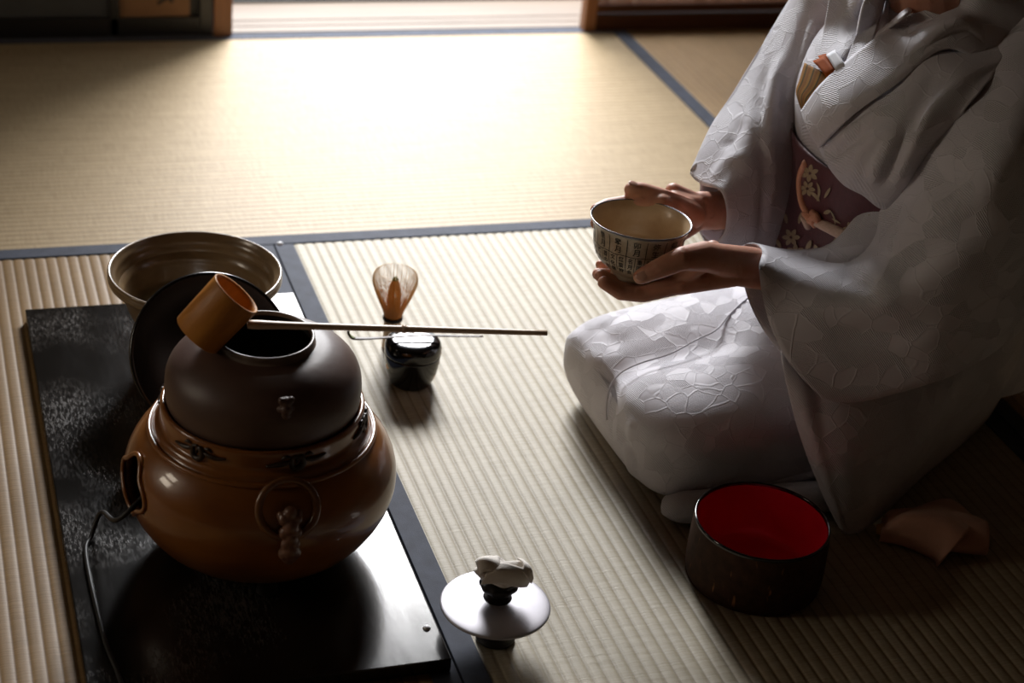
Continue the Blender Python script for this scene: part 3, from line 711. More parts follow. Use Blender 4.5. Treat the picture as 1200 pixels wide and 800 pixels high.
# ================================================================ TEA BOWL
BX,BY,BZ=.2895,-.668,.2755
tb=thing('tea_bowl','cream tea bowl with brushed characters held in both hands','tea bowl',(BX,BY,BZ))
bprof=[(0,.0045),(.020,.004),(.0225,.0),(.0265,.0),(.0270,.004),(.0285,.008),(.036,.0125),(.044,.020),(.0495,.029),(.0523,.040),(.0535,.052),(.0552,.061),(.0585,.0685)]
BP=smooth_prof(bprof[6:],6)
lathe('outer_wall',bprof[:6]+BP,M['bowl'],tb,n=128)
lathe('rim',smooth_prof([(.0583,.0680),(.0596,.0700),(.0590,.0712),(.0572,.0703)],3),M['bowl_rim'],tb,n=128)
lathe('inner_wall',smooth_prof([(.0575,.0705),(.0535,.062),(.051,.050),(.0495,.038),(.046,.028),(.038,.0185),(.025,.0125),(0,.011)],4),M['bowl_in'],tb,n=128)
tb.rotation_euler=(R_(-2.0),R_(1.5),0)
def bowl_r(z):
    for (r0,z0),(r1,z1) in zip(BP,BP[1:]):
        if z0<=z<=z1 and z1>z0: return r0+(r1-r0)*(z-z0)/(z1-z0)
    return BP[-1][0]
# brushed grid lines
V=[];Fc=[]
def onb(a,z,o=.0003): r=bowl_r(z)+o; return Vector((r*math.cos(a),r*math.sin(a),z))
def strip(a0,z0,a1,z1,w,n=14):
    k=len(V)
    for i in range(n+1):
        t=i/n; a=a0+(a1-a0)*t; z=z0+(z1-z0)*t; ww=w*(.75+.5*abs(math.sin(i*1.7+a0*9)))
        if abs(a1-a0)>1e-4: V.extend([onb(a,z-ww/2),onb(a,z+ww/2)])
        else: V.extend([onb(a-ww/2/.05,z),onb(a+ww/2/.05,z)])
    for i in range(n): Fc.append((k+2*i,k+2*i+1,k+2*i+3,k+2*i+2))
NC=15; da=2*PI/NC; zt,zm,zb=.0655,.0435,.0165
AOFF=R_(-103)
for k in range(NC):
    a=AOFF+k*da; strip(a,zt,a,zm,.0007); strip(a,zm,a,zb+.004,.0006); strip(a+da/2,zm,a+da/2,zb+.006,.0006)
for k in range(NC*3):
    a=AOFF+k*da/3; strip(a,zm+.0006*math.sin(k*2),a+da/3,zm+.0006*math.sin(k*2+2),.0007,4)
link('painted_lines',V,Fc,M['ink'],tb,smooth=False)
cw=[['皐月','卯月','弥生','如月','睦月','師走','霜月','神無','長月','葉月','文月','水無','皐月','卯月','弥生']]
top=['弥生','如月','睦月','師走','霜月','神無','長月','葉月','文月','水無','入梅','夏至','里月','皐月','卯月']
bot=['彼岸入','節分豆','初午祭','大寒入','小寒入','冬至日','新嘗祭','神嘗祭','彼岸明','二百十','土用丑','半夏生','入梅日','端午節','八十八','夜茶摘','天皇誕','彼岸会','春分日','節分会','立春日','七草粥','元旦祭','大晦日','煤払日','酉の市','文化祭','紅葉狩','名月会','重陽節']
def glyph(ch,size):
    cu=bpy.data.curves.new('t','FONT'); cu.body=ch; cu.size=size; cu.resolution_u=3; cu.align_x='CENTER'; cu.align_y='CENTER'; cu.offset=.00012
    o=bpy.data.objects.new('t',cu); COL.objects.link(o); dg=bpy.context.evaluated_depsgraph_get(); me=bpy.data.meshes.new_from_object(o.evaluated_get(dg))
    vs=[v.co.copy() for v in me.vertices]; fs=[tuple(p.vertices) for p in me.polygons]
    bpy.data.objects.remove(o); bpy.data.meshes.remove(me)
    if vs:
        cx=(min(v.x for v in vs)+max(v.x for v in vs))/2; cy=(min(v.y for v in vs)+max(v.y for v in vs))/2
        vs=[Vector((v.x-cx,v.y-cy,0)) for v in vs]
    return vs,fs
V=[];Fc=[]
def put(ch,a,z,size,sx=1):
    vs,fs=glyph(ch,size); k=len(V); tl=random.uniform(-.06,.06)
    for v in vs:
        zz=z+v.y*.95+v.x*tl; V.append(onb(a+v.x*sx/bowl_r(min(.066,max(.02,z))),min(.0675,max(.0135,zz)),.00035))
    Fc.extend([tuple(i+k for i in f) for f in fs])
for k in range(NC):
    a=AOFF+(k+.5)*da; w=top[k%len(top)]
    put(w[0],a,.0600,.0098,.95); put(w[1],a,.0500,.0098,.95)
    for j in (0,1):
        a2=AOFF+(k+.25+.5*j)*da; w=bot[(2*k+j)%len(bot)]
        for q,c_ in enumerate(w): put(c_,a2,.0385-.0082*q,.0075,.85)
gl=link('painted_characters',V,Fc,M['ink'],tb,smooth=False)

# ================================================================ PERSON
def hull_seg(bm,a,b,ra,rb,sub=3):
    """capsule with two end radii, built as a closed shell"""
    a=Vector(a);b=Vector(b); d=(b-a); L=d.length; d=d.normalized() if L>1e-6 else Vector((0,0,1))
    if L<=abs(ra-rb):
        c,r=(a,ra) if ra>rb else (b,rb); bmesh.ops.create_icosphere(bm,subdivisions=sub,radius=r,matrix=Matrix.Translation(c)); return
    sn=(ra-rb)/L; th=math.asin(max(-1,min(1,sn))); x=d.orthogonal().normalized(); y=d.cross(x); n=20; rows=[]
    ang=[-PI/2+(PI/2+th)*i/6 for i in range(7)]+[th+(PI/2-th)*i/6 for i in range(7)]
    for i,t in enumerate(ang):
        c,r=(a,ra) if i<7 else (b,rb); rr=r*math.cos(t); p=c+d*(r*math.sin(t))
        rows.append([bm.verts.new(p)] if rr<1e-7 or i in (0,13) else [bm.verts.new(p+x*(rr*math.cos(2*PI*k/n))+y*(rr*math.sin(2*PI*k/n))) for k in range(n)])
    for A,B in zip(rows,rows[1:]):
        for k in range(n):
            k2=(k+1)%n
            if len(A)==1: bm.faces.new((A[0],B[k2],B[k]))
            elif len(B)==1: bm.faces.new((A[k],A[k2],B[0]))
            else: bm.faces.new((A[k],A[k2],B[k2],B[k]))
def chain(bm,pts,rad):
    pts=[Vector(p) for p in pts]
    for i in range(len(pts)-1): hull_seg(bm,pts[i],pts[i+1],rad[i],rad[i+1])
def ell(bm,c,s,rot=None,sub=3):
    mt=Matrix.Translation(c)@(rot.to_4x4() if rot else Matrix())@Matrix.Diagonal((*s,1)); bmesh.ops.create_icosphere(bm,subdivisions=sub,radius=1,matrix=mt)
bm=bmesh.new()
# trunk
chain(bm,[(.77,-.56,.20),(.71,-.59,.29),(.675,-.62,.38),(.665,-.62,.46)],[.105,.09,.095,.10])
chain(bm,[(.665,-.53,.49),(.665,-.71,.49)],[.055,.055]); chain(bm,[(.665,-.50,.505),(.665,-.62,.545),(.665,-.74,.505)],[.04,.045,.04])
chain(bm,[(.77,-.50,.17),(.77,-.62,.17)],[.09,.09])
chain(bm,[(.668,-.617,.53),(.642,-.617,.595),(.622,-.617,.655)],[.052,.049,.047])
for yy in (-.555,-.69):
    chain(bm,[(.76,yy+.08,.15),(.56,yy+.03,.090),(.375,yy,.075)],[.075,.056,.042]); chain(bm,[(.375,yy,.06),(.55,yy+.04,.05),(.74,yy+.08,.040)],[.038,.042,.025])
    chain(bm,[(.74,yy+.08,.040),(.84,yy+.10,.030)],[.026,.018])
# head
hc=Vector((.605,-.617,.735)); hr=Matrix.Rotation(R_(-14),3,'Y')
def H(x,y,z): return hc+hr@Vector((x,y,z))
ell(bm,H(.012,0,.020),(.088,.072,.088),hr); ell(bm,H(-.022,0,-.035),(.058,.055,.062),hr); chain(bm,[H(-.045,0,-.082),H(-.03,.03,-.068),H(.01,.052,-.04)],[.019,.017,.016]); chain(bm,[H(-.045,0,-.082),H(-.03,-.03,-.068),H(.01,-.052,-.04)],[.019,.017,.016])
chain(bm,[H(-.074,0,.008),H(-.084,0,-.026)],[.007,.0095]); ell(bm,H(-.078,.008,-.029),(.008,.007,.006)); ell(bm,H(-.078,-.008,-.029),(.008,.007,.006))
chain(bm,[H(-.074,-.032,.016),H(-.080,0,.018),H(-.074,.032,.016)],[.010,.009,.010])
ell(bm,H(-.078,0,-.050),(.010,.022,.0045)); ell(bm,H(-.076,0,-.060),(.010,.018,.005)); ell(bm,H(-.062,.034,-.022),(.016,.018,.018)); ell(bm,H(-.062,-.034,-.022),(.016,.018,.018))
for s_ in (1,-1):
    chain(bm,[H(.012,.070*s_,.012),H(.020,.078*s_,.004),H(.012,.072*s_,-.026)],[.010,.012,.007])
# far (right) arm and hand
rs=Vector((.665,-.475,.505)); rel=Vector((.640,-.475,.300)); rw=Py(843,247,-.570)
chain(bm,[rs,rel],[.042,.036]); chain(bm,[rel,rel.lerp(rw,.45),rw],[.035,.033,.0235])
rw2=Py(820,246,-.578)
chain(bm,[rw,rw2],[.0225,.0215])
chain(bm,[rw+Vector((0,0,.006)),rw2+Vector((0,0,.008))],[.018,.016]); chain(bm,[rw+Vector((0,0,-.006)),rw2+Vector((0,-.004,-.008))],[.018,.016])
def bz(ang,z,off): # point beside the bowl wall
    r=bowl_r(max(.0135,min(.068,z)))+off; return Vector((BX+r*math.cos(R_(ang)),BY+r*math.sin(R_(ang)),BZ+z))
fing=[(.060,.0094,50,80,104,120),(.043,.0094,46,78,102,120),(.027,.0090,42,74,96,114),(.014,.0080,40,68,88,104)]
for z,r,a0,a1,a2,a3 in fing:
    k=bz(a0,z,.016)+Vector((.002,0,.004)); 
    chain(bm,[rw2.lerp(k,.15)+Vector((0,0,(z-.045)*.35)),k],[.0135,.0120])
    chain(bm,[k,bz(a1,z+.001,.0128),bz(a2,z,.0116),bz(a3,z-.001,.0106)],[.0115,r,r*.92,r*.80])
# thumb of the far hand lies along the rim
T=[Py(812,252,-.594),Py(790,240,-.606),Py(772,231,-.603),Py(752,224,-.599),Py(740,222,-.600)]
chain(bm,T,[.0165,.0145,.0120,.0108,.0090]); RT=T
chain(bm,[rw2,Py(790,236,-.592)],[.018,.014])
chain(bm,[rw2+Vector((0,0,.006)),Py(789,224,-.580)],[.013,.0105])
# near (left) arm and hand
ls=Vector((.668,-.765,.505)); lel=Vector((.640,-.770,.258)); lw=Py(893,316,-.700)
chain(bm,[ls,lel],[.042,.036]); chain(bm,[lel,lel.lerp(lw,.5),lw],[.033,.028,.0225])
lw2=Py(862,311,-.702)
chain(bm,[lw,lw2],[.0225,.0205]); chain(bm,[lw+Vector((0,-.006,-.004)),lw2+Vector((0,-.009,-.006))],[.018,.015]); chain(bm,[lw+Vector((0,.006,0)),lw2+Vector((0,.010,.001))],[.018,.016])
zf=BZ-.0095
kn=[Py(796,333,-.708),None,None,None]
tips=[Py(708,331,-.692),Py(704,323,-.672),Vector((.252,-.652,zf+.004)),Vector((.262,-.633,zf+.006))]
for j in range(1,4): kn[j]=kn[0]+Vector((-.004+.003*j,.0195*j,.001*j))
LTI=[]
for j,(k,t) in enumerate(zip(kn,tips)):
    r=(.0102,.0102,.0096,.0085)[j]
    base=lw2+Vector((-.006,-.010+.0075*j,-.006+.001*j))
    chain(bm,[base,k],[.0150,.0128])
    p1=k.lerp(t,.46)+Vector((0,0,-.0015)); p2=k.lerp(t,.76)+Vector((0,0,-.001))
    p1.z=min(p1.z,zf+.0005) ; p2.z=min(p2.z,zf+.002)
    chain(bm,[k,p1,p2,t],[.0120,r,r*.93,r*.78]); LTI.append((p2,t))
# palm heel mass and thumb
TL=[Py(852,306,-.716),Py(826,300,-.728),Py(799,303,-.738),Py(771,315,-.737),Py(751,324,-.733)]
chain(bm,TL,[.0185,.0175,.0140,.0116,.0090]); chain(bm,[TL[0],Py(884,311,-.704)],[.0185,.0205]); chain(bm,[TL[1],Py(884,309,-.704)],[.0165,.0195])
chain(bm,[Py(840,318,-.700),Py(808,320,-.690)],[.018,.015]); chain(bm,[Py(826,302,-.722),Py(800,322,-.706)],[.015,.013])
chain(bm,[Py(835,292,-.700),Py(808,303,-.672)],[.011,.010])
person=from_bm('person',bm,M['skin'])
md=person.modifiers.new('r','REMESH'); md.mode='VOXEL'; md.voxel_size=.0017; md.use_smooth_shade=True
sm=person.modifiers.new('s','SMOOTH'); sm.iterations=5; sm.factor=.5
apply_mods(person)
if not person.data.materials: person.data.materials.append(M['skin'])
person.data.shade_smooth()
tag(person,'person kneeling in a pale lavender silk kimono, holding out a tea bowl in both hands','person')
PB=bvh(person)
def SP(u,v):
    d=ray(u,v); h=PB.ray_cast(CP,d); return h[0] if h[0] else Py(u,v,-.7)
for L_,w_,d2 in [([(762,309),(767,318),(770,328)],.0016,-.0009),([(765,308),(771,318),(773,327)],.0014,-.0007),([(800,290),(806,302),(803,316)],.0025,-.0012),([(868,296),(866,312),(869,328)],.0022,-.0009),([(775,335),(800,330),(825,322),(845,318)],.0022,-.0015),([(742,333),(744,338),(742,343)],.0014,-.0008),([(720,332),(722,337),(720,341)],.0013,-.0006),
        ([(752,218),(754,226),(752,232)],.0014,-.0008),([(756,218),(758,226),(756,232)],.0013,-.0006),([(775,222),(795,228),(815,235)],.0022,.0010),([(824,226),(828,245),(826,262)],.0022,-.0010),([(785,232),(800,243),(812,258)],.0022,-.0012)]:
    crease(person,[SP(u,v) for u,v in L_],w_,d2)
def nail(c,d,n,w,l):
    d=d.normalized(); n=(n-d*n.dot(d)).normalized(); s=d.cross(n)
    bm=bmesh.new(); bmesh.ops.create_icosphere(bm,subdivisions=3,radius=1,matrix=Matrix.Translation(c)@Matrix((s,d,n)).transposed().to_4x4()@Matrix.Diagonal((w,l,.0016,1)))
    return from_bm('fingernail',bm,M['nail'],person)
d_=RT[4]-RT[3]; nail(RT[4]+d_*-.15+Vector((-.001,-.0016,.0086)),d_,Vector((-.2,-.3,1)),.0052,.0068)
d_=TL[4]-TL[3]; nail(TL[4]+d_*.10+Vector((-.001,-.0074,.0056)),d_,Vector((-.1,-.75,.6)),.0055,.0072)
for s_ in (1,-1):
    bm=bmesh.new(); ell(bm,H(-.066,.030*s_,.002),(.010,.012,.0045)); from_bm('eye',bm,M['eye'],person)
# hair: swept back cap with a low bun
bm=bmesh.new(); ell(bm,H(.024,0,.034),(.090,.080,.086),hr); ell(bm,H(.075,0,-.010),(.045,.060,.05),hr); ell(bm,H(.115,0,.0),(.038,.045,.036),hr); chain(bm,[H(-.035,-.05,.075),H(-.045,0,.088),H(-.035,.05,.075)],[.022,.026,.022])
hair=from_bm('hair',bm,M['hair'],person); md=hair.modifiers.new('r','REMESH'); md.mode='VOXEL'; md.voxel_size=.005; sm=hair.modifiers.new('s','SMOOTH'); sm.iterations=6; apply_mods(hair); hair.data.shade_smooth()
if not hair.data.materials: hair.data.materials.append(M['hair'])

# ---------------------------------------------------------------- kimono
def sgn(x): return 1 if x>=0 else -1
def section(cx,cy,z,rx,ry,ex=2.2,n=48,tilt=0):
    out=[]
    for k in range(n):
        a=2*PI*k/n; c,s=math.cos(a),math.sin(a); x=rx*sgn(c)*abs(c)**(2/ex); y=ry*sgn(s)*abs(s)**(2/ex); out.append(Vector((cx+x,cy+y,z+tilt*x)))
    return out
TS=[(.08,.76,.20,.165),(.16,.725,.185,.165),(.22,.70,.170,.155),(.28,.675,.142,.145),(.34,.668,.130,.140),(.40,.662,.138,.150),(.45,.660,.143,.158),(.50,.662,.128,.165),(.535,.667,.105,.150),(.565,.672,.082,.105),(.59,.675,.068,.07)]
rows=[section(cx,-.62+max(0,(.34-z))*.28,z,rx,ry,2.3,24,.0) for z,cx,rx,ry in TS]
kim=grid_mesh('kimono',rows,M['kimono'],person,per=4,closed_u=True)
flip_check(kim)
TB=bvh(kim)
def S(u,v,off=.006,fy=-.62):
    d=ray(u,v); h=TB.ray_cast(CP,d)
    if h[0] is None: return Py(u,v,fy)
    return h[0]-d*off
# lap / skirt: (x, y near, y far, z bottom, z top)
LS=[(.2855,-.665,-.505,.060,.098),(.290,-.715,-.487,.034,.112),(.300,-.752,-.478,.014,.122),(.318,-.772,-.470,.003,.133),(.345,-.781,-.466,.003,.141),(.40,-.782,-.460,.003,.150),(.47,-.780,-.455,.003,.160),(.55,-.785,-.450,.003,.175),(.64,-.765,-.42,.003,.20),(.74,-.705,-.385,.003,.225),(.84,-.635,-.345,.003,.225),(.91,-.59,-.33,.002,.19),(.955,-.55,-.35,.01,.14),(.97,-.50,-.39,.03,.09)]
rows=[]
for x,yn,yf,z0,z1 in LS:
    r=[];n=28
    for k in range(n):
        a=2*PI*k/n; c,s=math.cos(a),math.sin(a); ex=3.4
        y=(yn+yf)/2+(yf-yn)/2*sgn(c)*abs(c)**(2/ex); z=(z0+z1)/2+(z1-z0)/2*sgn(s)*abs(s)**(2/(2.8 if s>0 else 4.5))
        # knee front leans: the far knee reaches a little further
        xx=x+ (.012*((-.5-y)/.28) if x<.36 else .012*((-.5-y)/.28)*max(0,1-(x-.36)/.1))
        r.append(Vector((xx,y,z)))
    rows.append(r)
lap=grid_mesh('skirt',rows,M['kimono'],kim,per=7,closed_u=True,cap=True)
flip_check(lap)
LB=bvh(lap)
def SL(u,v,off=0):
    d=ray(u,v); h=LB.ray_cast(CP,d); return (h[0]-d*off) if h[0] else Py(u,v,-.7)
# hollow between the knees, seam of the overlapping panel and soft folds
crease(lap,[(.285,-.625,.05),(.30,-.625,.10),(.33,-.625,.14),(.40,-.63,.155),(.50,-.63,.16)],.035,-.014)
crease(lap,[SL(u,v) for u,v in [(672,395),(700,402),(740,392),(790,372)]],.018,-.003)
crease(lap,[SL(u,v) for u,v in [(703,378),(712,392),(735,402)]],.014,-.0035)
crease(lap,[SL(u,v) for u,v in [(727,508),(742,530),(752,565)]],.008,-.003)
crease(lap,[SL(u,v) for u,v in [(760,535),(830,520),(900,528),(945,505)]],.016,-.004)
crease(lap,[SL(u,v) for u,v in [(745,488),(738,520),(745,560)]],.010,.004)
crease(lap,[SL(u,v) for u,v in [(800,555),(860,545),(930,540)]],.010,.003)
seam=[SL(u,v,-.0002) for u,v in [(713,490),(712,478),(716,455),(728,438),(750,427),(785,416),(815,400),(840,388),(858,368),(878,350),(895,338)]]
crease(lap,seam,.0035,-.0016,False)
sp=[SL(u,v,.0004) for u,v in [(711,492),(710.5,478),(714.5,455),(727,437),(750,425.5),(785,414.5),(815,398.5),(839,386.5),(856,367),(876,349),(893,337)]]
tube('panel_seam',sp,.0011,M['kimono'],kim,n=8,smooth_per=6)
# lower layer showing under the skirt on the near side
hp=[Pz(779,592,.017),Pz(797,594,.0215),Pz(830,593,.0225),Pz(880,590,.0225),Pz(930,584,.0225),Pz(975,580,.0215)]
tube('under_hem',hp,[.012,.0190,.0205,.0205,.0205,.019],M['kimono'],kim,n=16,smooth_per=6,flat=.95)
hp2=[SL(u,v,.004) for u,v in [(768,590),(785,584),(812,579),(850,574),(900,567),(950,556),(972,548)]]
tube('skirt_edge',hp2,[.0015,.0035,.0042,.0042,.0042,.0042,.003],M['kimono'],kim,n=10,smooth_per=6)
# side panel falling over the hip to the floor
def Pf(u,v): return Pz(u,v,.0035)
tail=[[Py(915,385,-.745),Py(960,400,-.755),Py(1040,395,-.765),Py(1130,380,-.76),Py(1194,345,-.72),Vector((.945,-.50,0.21))],
      [Py(917,425,-.782),Py(957,445,-.800),Py(1045,450,-.808),Py(1130,430,-.785),Py(1197,385,-.725),Vector((.945,-.50,0.18))],
      [Py(925,462,-.795),Py(962,490,-.822),Py(1048,490,-.828),Py(1125,462,-.785),Py(1196,412,-.705),Vector((.945,-.50,0.14))],
      [Py(940,515,-.808),Py(972,540,-.842),Py(1045,535,-.838),Py(1110,503,-.775),Py(1188,438,-.675),Vector((.945,-.50,0.1))],
      [Py(962,572,-.822),Py(983,592,-.855),Py(1035,578,-.838),Py(1092,533,-.765),Py(1170,468,-.655),Vector((.945,-.50,0.05))],
      [Pf(984,618),Pf(995,628),Pf(1030,606),Pf(1076,562),Pf(1158,488),Vector((.955,-.52,.004))]]
tl=grid_mesh('side_panel',tail,M['kimono'],kim,per=8,thick=.003)
crease(tl,[tail[1][1],tail[2][1],tail[3][1],tail[4][1],tail[5][1]],.012,.006*(1),False)
crease(tl,[Py(1120,440,-.80),Py(1090,490,-.81),Py(1050,550,-.84)],.022,-.008)
crease(tl,[Py(1180,400,-.73),Py(1150,450,-.73),Py(1110,500,-.78)],.014,.006)
# sleeves: closed loops from cuff to shoulder
def sleeve(name,cols,th,up=None):
    rows=[]
    for F_,t in zip(cols,th):
        f=[Py(*q) for q in F_]; d=Vector((0,1,0))
        cen=sum(f,Vector())/len(f)
        b=[f[5].lerp(cen,.04)+d*t*.45,f[4].lerp(cen,.05)+d*t,f[3]+d*t*1.1,f[2]+d*t*1.1,f[1].lerp(cen,.05)+d*t,f[0].lerp(cen,.05)+d*t*.5]
        rows.append(f+b)
    o=grid_mesh(name,rows,M['kimono'],kim,per=6,closed_u=True,thick=.0028)
    return o
nc_=[[(893,294,-.708),(890,312,-.735),(893,342,-.748),(904,385,-.772),(927,428,-.798),(962,465,-.820)],
     [(938,303,-.712),(938,322,-.752),(942,350,-.778),(953,390,-.795),(975,430,-.814),(1002,469,-.830)],
     [(990,302,-.722),(996,325,-.780),(1004,355,-.812),(1018,390,-.822),(1038,427,-.834),(1060,457,-.845)],
     [(1020,280,-.735),(1045,300,-.805),(1068,330,-.845),(1088,365,-.855),(1105,400,-.856),(1128,433,-.852)],
     [(1036,243,-.737),(1085,252,-.820),(1128,280,-.865),(1158,315,-.870),(1176,350,-.858),(1192,390,-.830)],
     [(1056,192,-.737),(1112,190,-.815),(1168,205,-.868),(1200,240,-.868),(1212,290,-.845),(1216,345,-.805)],
     [(1085,142,-.732),(1142,130,-.795),(1200,135,-.840),(1240,165,-.835),(1258,210,-.800),(1262,270,-.750)],
     [(1128,86,-.715),(1180,60,-.750),(1235,55,-.775),(1278,80,-.765),(1295,125,-.730),(1296,180,-.690)],
     [(1165,48,-.68),(1190,15,-.685),(1230,-5,-.69),(1270,20,-.68),(1285,60,-.66),(1280,110,-.64)]]
ns=sleeve('sleeve',nc_,[.055,.06,.075,.095,.115,.13,.13,.13,.09])
fc2=[[(822,216,-.550),(844,223,-.592),(852,245,-.606),(850,270,-.602),(841,288,-.588),(848,315,-.575)],
     [(835,188,-.535),(862,203,-.580),(876,235,-.596),(880,265,-.592),(879,290,-.580),(884,320,-.570)],
     [(851,158,-.515),(880,170,-.560),(896,205,-.580),(903,245,-.580),(907,280,-.570),(910,318,-.560)],
     [(873,124,-.492),(900,130,-.532),(918,165,-.555),(928,210,-.560),(932,255,-.555),(936,300,-.545)],
     [(900,80,-.470),(922,85,-.505),(940,115,-.528),(948,160,-.535),(952,205,-.535),(955,255,-.530)],
     [(922,45,-.458),(945,45,-.485),(960,70,-.505),(968,110,-.515),(972,150,-.518),(978,195,-.515)],
     [(944,8,-.452),(968,8,-.475),(985,28,-.495),(990,60,-.505),(993,95,-.508),(998,135,-.505)],
     [(962,-25,-.462),(990,-28,-.480),(1008,-10,-.500),(1012,20,-.515),(1014,50,-.520),(1016,85,-.520)]]
fs_=sleeve('sleeve',fc2,[.075,.085,.09,.085,.08,.08,.08,.08])
NSB=bvh(ns)
def SN(u,v,off=0):
    d=ray(u,v); h=NSB.ray_cast(CP,d); return (h[0]-d*off) if h[0] else Py(u,v,-.8)
FSB=bvh(fs_)
def SF(u,v,off=0):
    d=ray(u,v); h=FSB.ray_cast(CP,d); return (h[0]-d*off) if h[0] else Py(u,v,-.52)
for o in (ns,fs_): 
    bmq=bmesh.new(); bmq.from_mesh(o.data); bmesh.ops.recalc_face_normals(bmq,faces=bmq.faces); bmq.to_mesh(o.data); bmq.free(); o.data.shade_smooth()
crease(ns,[SN(u,v) for u,v in [(1000,305),(1022,318),(1038,335),(1040,352),(1020,360)]],.010,.006)
crease(ns,[SN(u,v) for u,v in [(985,320),(1008,332),(1020,345)]],.010,-.006)
crease(ns,[SN(u,v) for u,v in [(1040,300),(1060,270),(1085,240),(1120,215)]],.014,.007)
crease(ns,[SN(u,v) for u,v in [(1045,330),(1080,300),(1120,270),(1160,245)]],.016,-.006)
crease(ns,[SN(u,v) for u,v in [(960,390),(1030,395),(1060,390),(1100,370)]],.014,-.004)
crease(ns,[SN(u,v) for u,v in [(1090,200),(1115,160),(1150,115)]],.014,.006)
crease(ns,[SN(u,v) for u,v in [(1120,300),(1180,230),(1198,180)]],.02,-.005)
for L_,w_,d2 in [([(905,62),(893,100),(888,150),(894,200),(893,250),(886,290)],.0055,.006),([(917,62),(908,100),(903,150),(903,200),(900,260)],.006,-.006),([(928,50),(920,90),(914,140),(912,190)],.005,.005),
      ([(875,130),(890,160),(897,190)],.006,-.004),([(945,20),(935,60),(930,110),(928,160)],.006,.005),([(955,20),(947,60),(942,110)],.005,-.005),([(835,215),(852,190),(880,185)],.008,-.004),([(845,175),(862,160),(868,140)],.006,.004)]:
    crease(fs_,[SF(u,v) for u,v in L_],w_,d2)
# lining peeping from the far cuff
grid_mesh('sleeve_lining',[[Py(820,262,-.55),Py(836,270,-.556),Py(849,268,-.562)],[Py(822,272,-.55),Py(834,278,-.554),Py(844,282,-.558)],[Py(832,283,-.549),Py(836,285,-.552),Py(840,288,-.555)]],M['lining'],kim,per=4,thick=.002)
# near chest, bloused over the sash
O1=.016
B=[[S(955,162,.010),S(990,127,.010),S(1035,92,.010),S(1095,52,.010),S(1165,10,.008)],
   [S(966,186,.022),S(1008,158,.026),S(1058,125,.026),S(1115,85,.024),S(1180,55,.02)],
   [S(976,202,.026),S(1018,182,.032),S(1062,152,.034),S(1110,115,.03),S(1170,80,.024)],
   [S(990,217,.024),S(1028,208,.032),S(1062,180,.034),S(1095,145,.032),S(1150,105,.026)],
   [S(1008,226,.016),S(1034,240,.020),S(1060,212,.026),S(1082,175,.028),S(1130,130,.024)],
   [S(1010,224,.006),S(1040,246,.006),S(1064,225,.010),S(1085,190,.012),S(1130,145,.012)]]
ch=grid_mesh('chest_panel',B,M['kimono'],kim,per=8,thick=.002)
CB=bvh(ch)
def SC(u,v):
    d=ray(u,v); h=CB.ray_cast(CP,d); return h[0] if h[0] else S(u,v,.03)
for L_,w_,d2 in [([(968,176),(990,160),(1020,140),(1060,118)],.0045,-.005),([(975,185),(995,170),(1025,148)],.005,.005),([(1000,215),(1005,190),(1020,168),(1050,145)],.006,-.004),([(1030,225),(1045,190),(1062,150),(1085,105),(1098,78)],.007,.007),([(1020,215),(1035,185),(1052,150)],.007,-.005),([(1048,220),(1062,190),(1080,150),(1110,100)],.006,-.007),([(1070,160),(1095,110),(1115,85)],.007,.005)]:
    crease(ch,[SC(u,v) for u,v in L_],w_,d2*-1 if False else d2)
# collars
def W3(x,y,z): return Vector((x,y,z))
NCb=[[S(940,130,.024,-.60),S(962,100,.024),S(1000,66,.022),S(1040,35,.02),S(1082,6,.016),W3(.648,-.672,.622),W3(.712,-.668,.634),W3(.742,-.617,.638)],
     [S(944,143,.030,-.605),S(972,118,.030),S(1012,85,.028),S(1058,55,.026),S(1112,20,.022),W3(.660,-.702,.598),W3(.725,-.695,.606),W3(.765,-.62,.595)],
     [S(951,158,.032,-.61),S(982,134,.031),S(1010,113,.029),S(1056,82,.027),S(1125,36,.024),W3(.675,-.735,.560),W3(.745,-.725,.570),W3(.785,-.62,.572)],
     [S(961,173,.024,-.615),S(984,149,.024),S(1010,127,.023),S(1050,99,.021),S(1112,57,.018),W3(.68,-.755,.540),W3(.755,-.745,.545),W3(.80,-.62,.550)]]
grid_mesh('collar',NCb,M['kimono'],kim,per=7,thick=.004)
FCb=[[S(1023,49,.014),S(1031,22,.014),S(1040,-8,.012),W3(.655,-.548,.600),W3(.715,-.552,.610),W3(.745,-.62,.615)],
     [S(1004,62,.018),S(1018,28,.018),S(1030,-8,.016),W3(.665,-.525,.585),W3(.73,-.53,.592),W3(.765,-.62,.595)],
     [S(984,78,.016),S(1001,38,.016),S(1016,-8,.014),W3(.675,-.500,.565),W3(.745,-.51,.570),W3(.79,-.62,.572)]]
far_front=[[S(1023,49,.014),S(1031,22,.014),S(1040,-8,.012),W3(.655,-.548,.600),W3(.715,-.552,.610),W3(.745,-.62,.615)],
     [S(1005,68,.019),S(1019,32,.019),S(1031,-8,.017),W3(.665,-.525,.585),W3(.73,-.53,.592),W3(.765,-.62,.595)],
     [S(987,88,.018),S(1002,46,.018),S(1018,-8,.016),W3(.675,-.500,.565),W3(.745,-.51,.570),W3(.79,-.62,.572)]]
grid_mesh('collar',far_front,M['kimono'],kim,per=8,thick=.004)
grid_mesh('under_collar',[[S(1024,47,.020),S(1045,31,.020),S(1067,14,.017),S(1084,0,.014),W3(.648,-.668,.628)],[S(1028,40,.010),S(1046,24,.008),S(1064,9,.006),S(1078,-4,.008),W3(.648,-.662,.624)]],M['haneri'],kim,per=5,thick=.003)
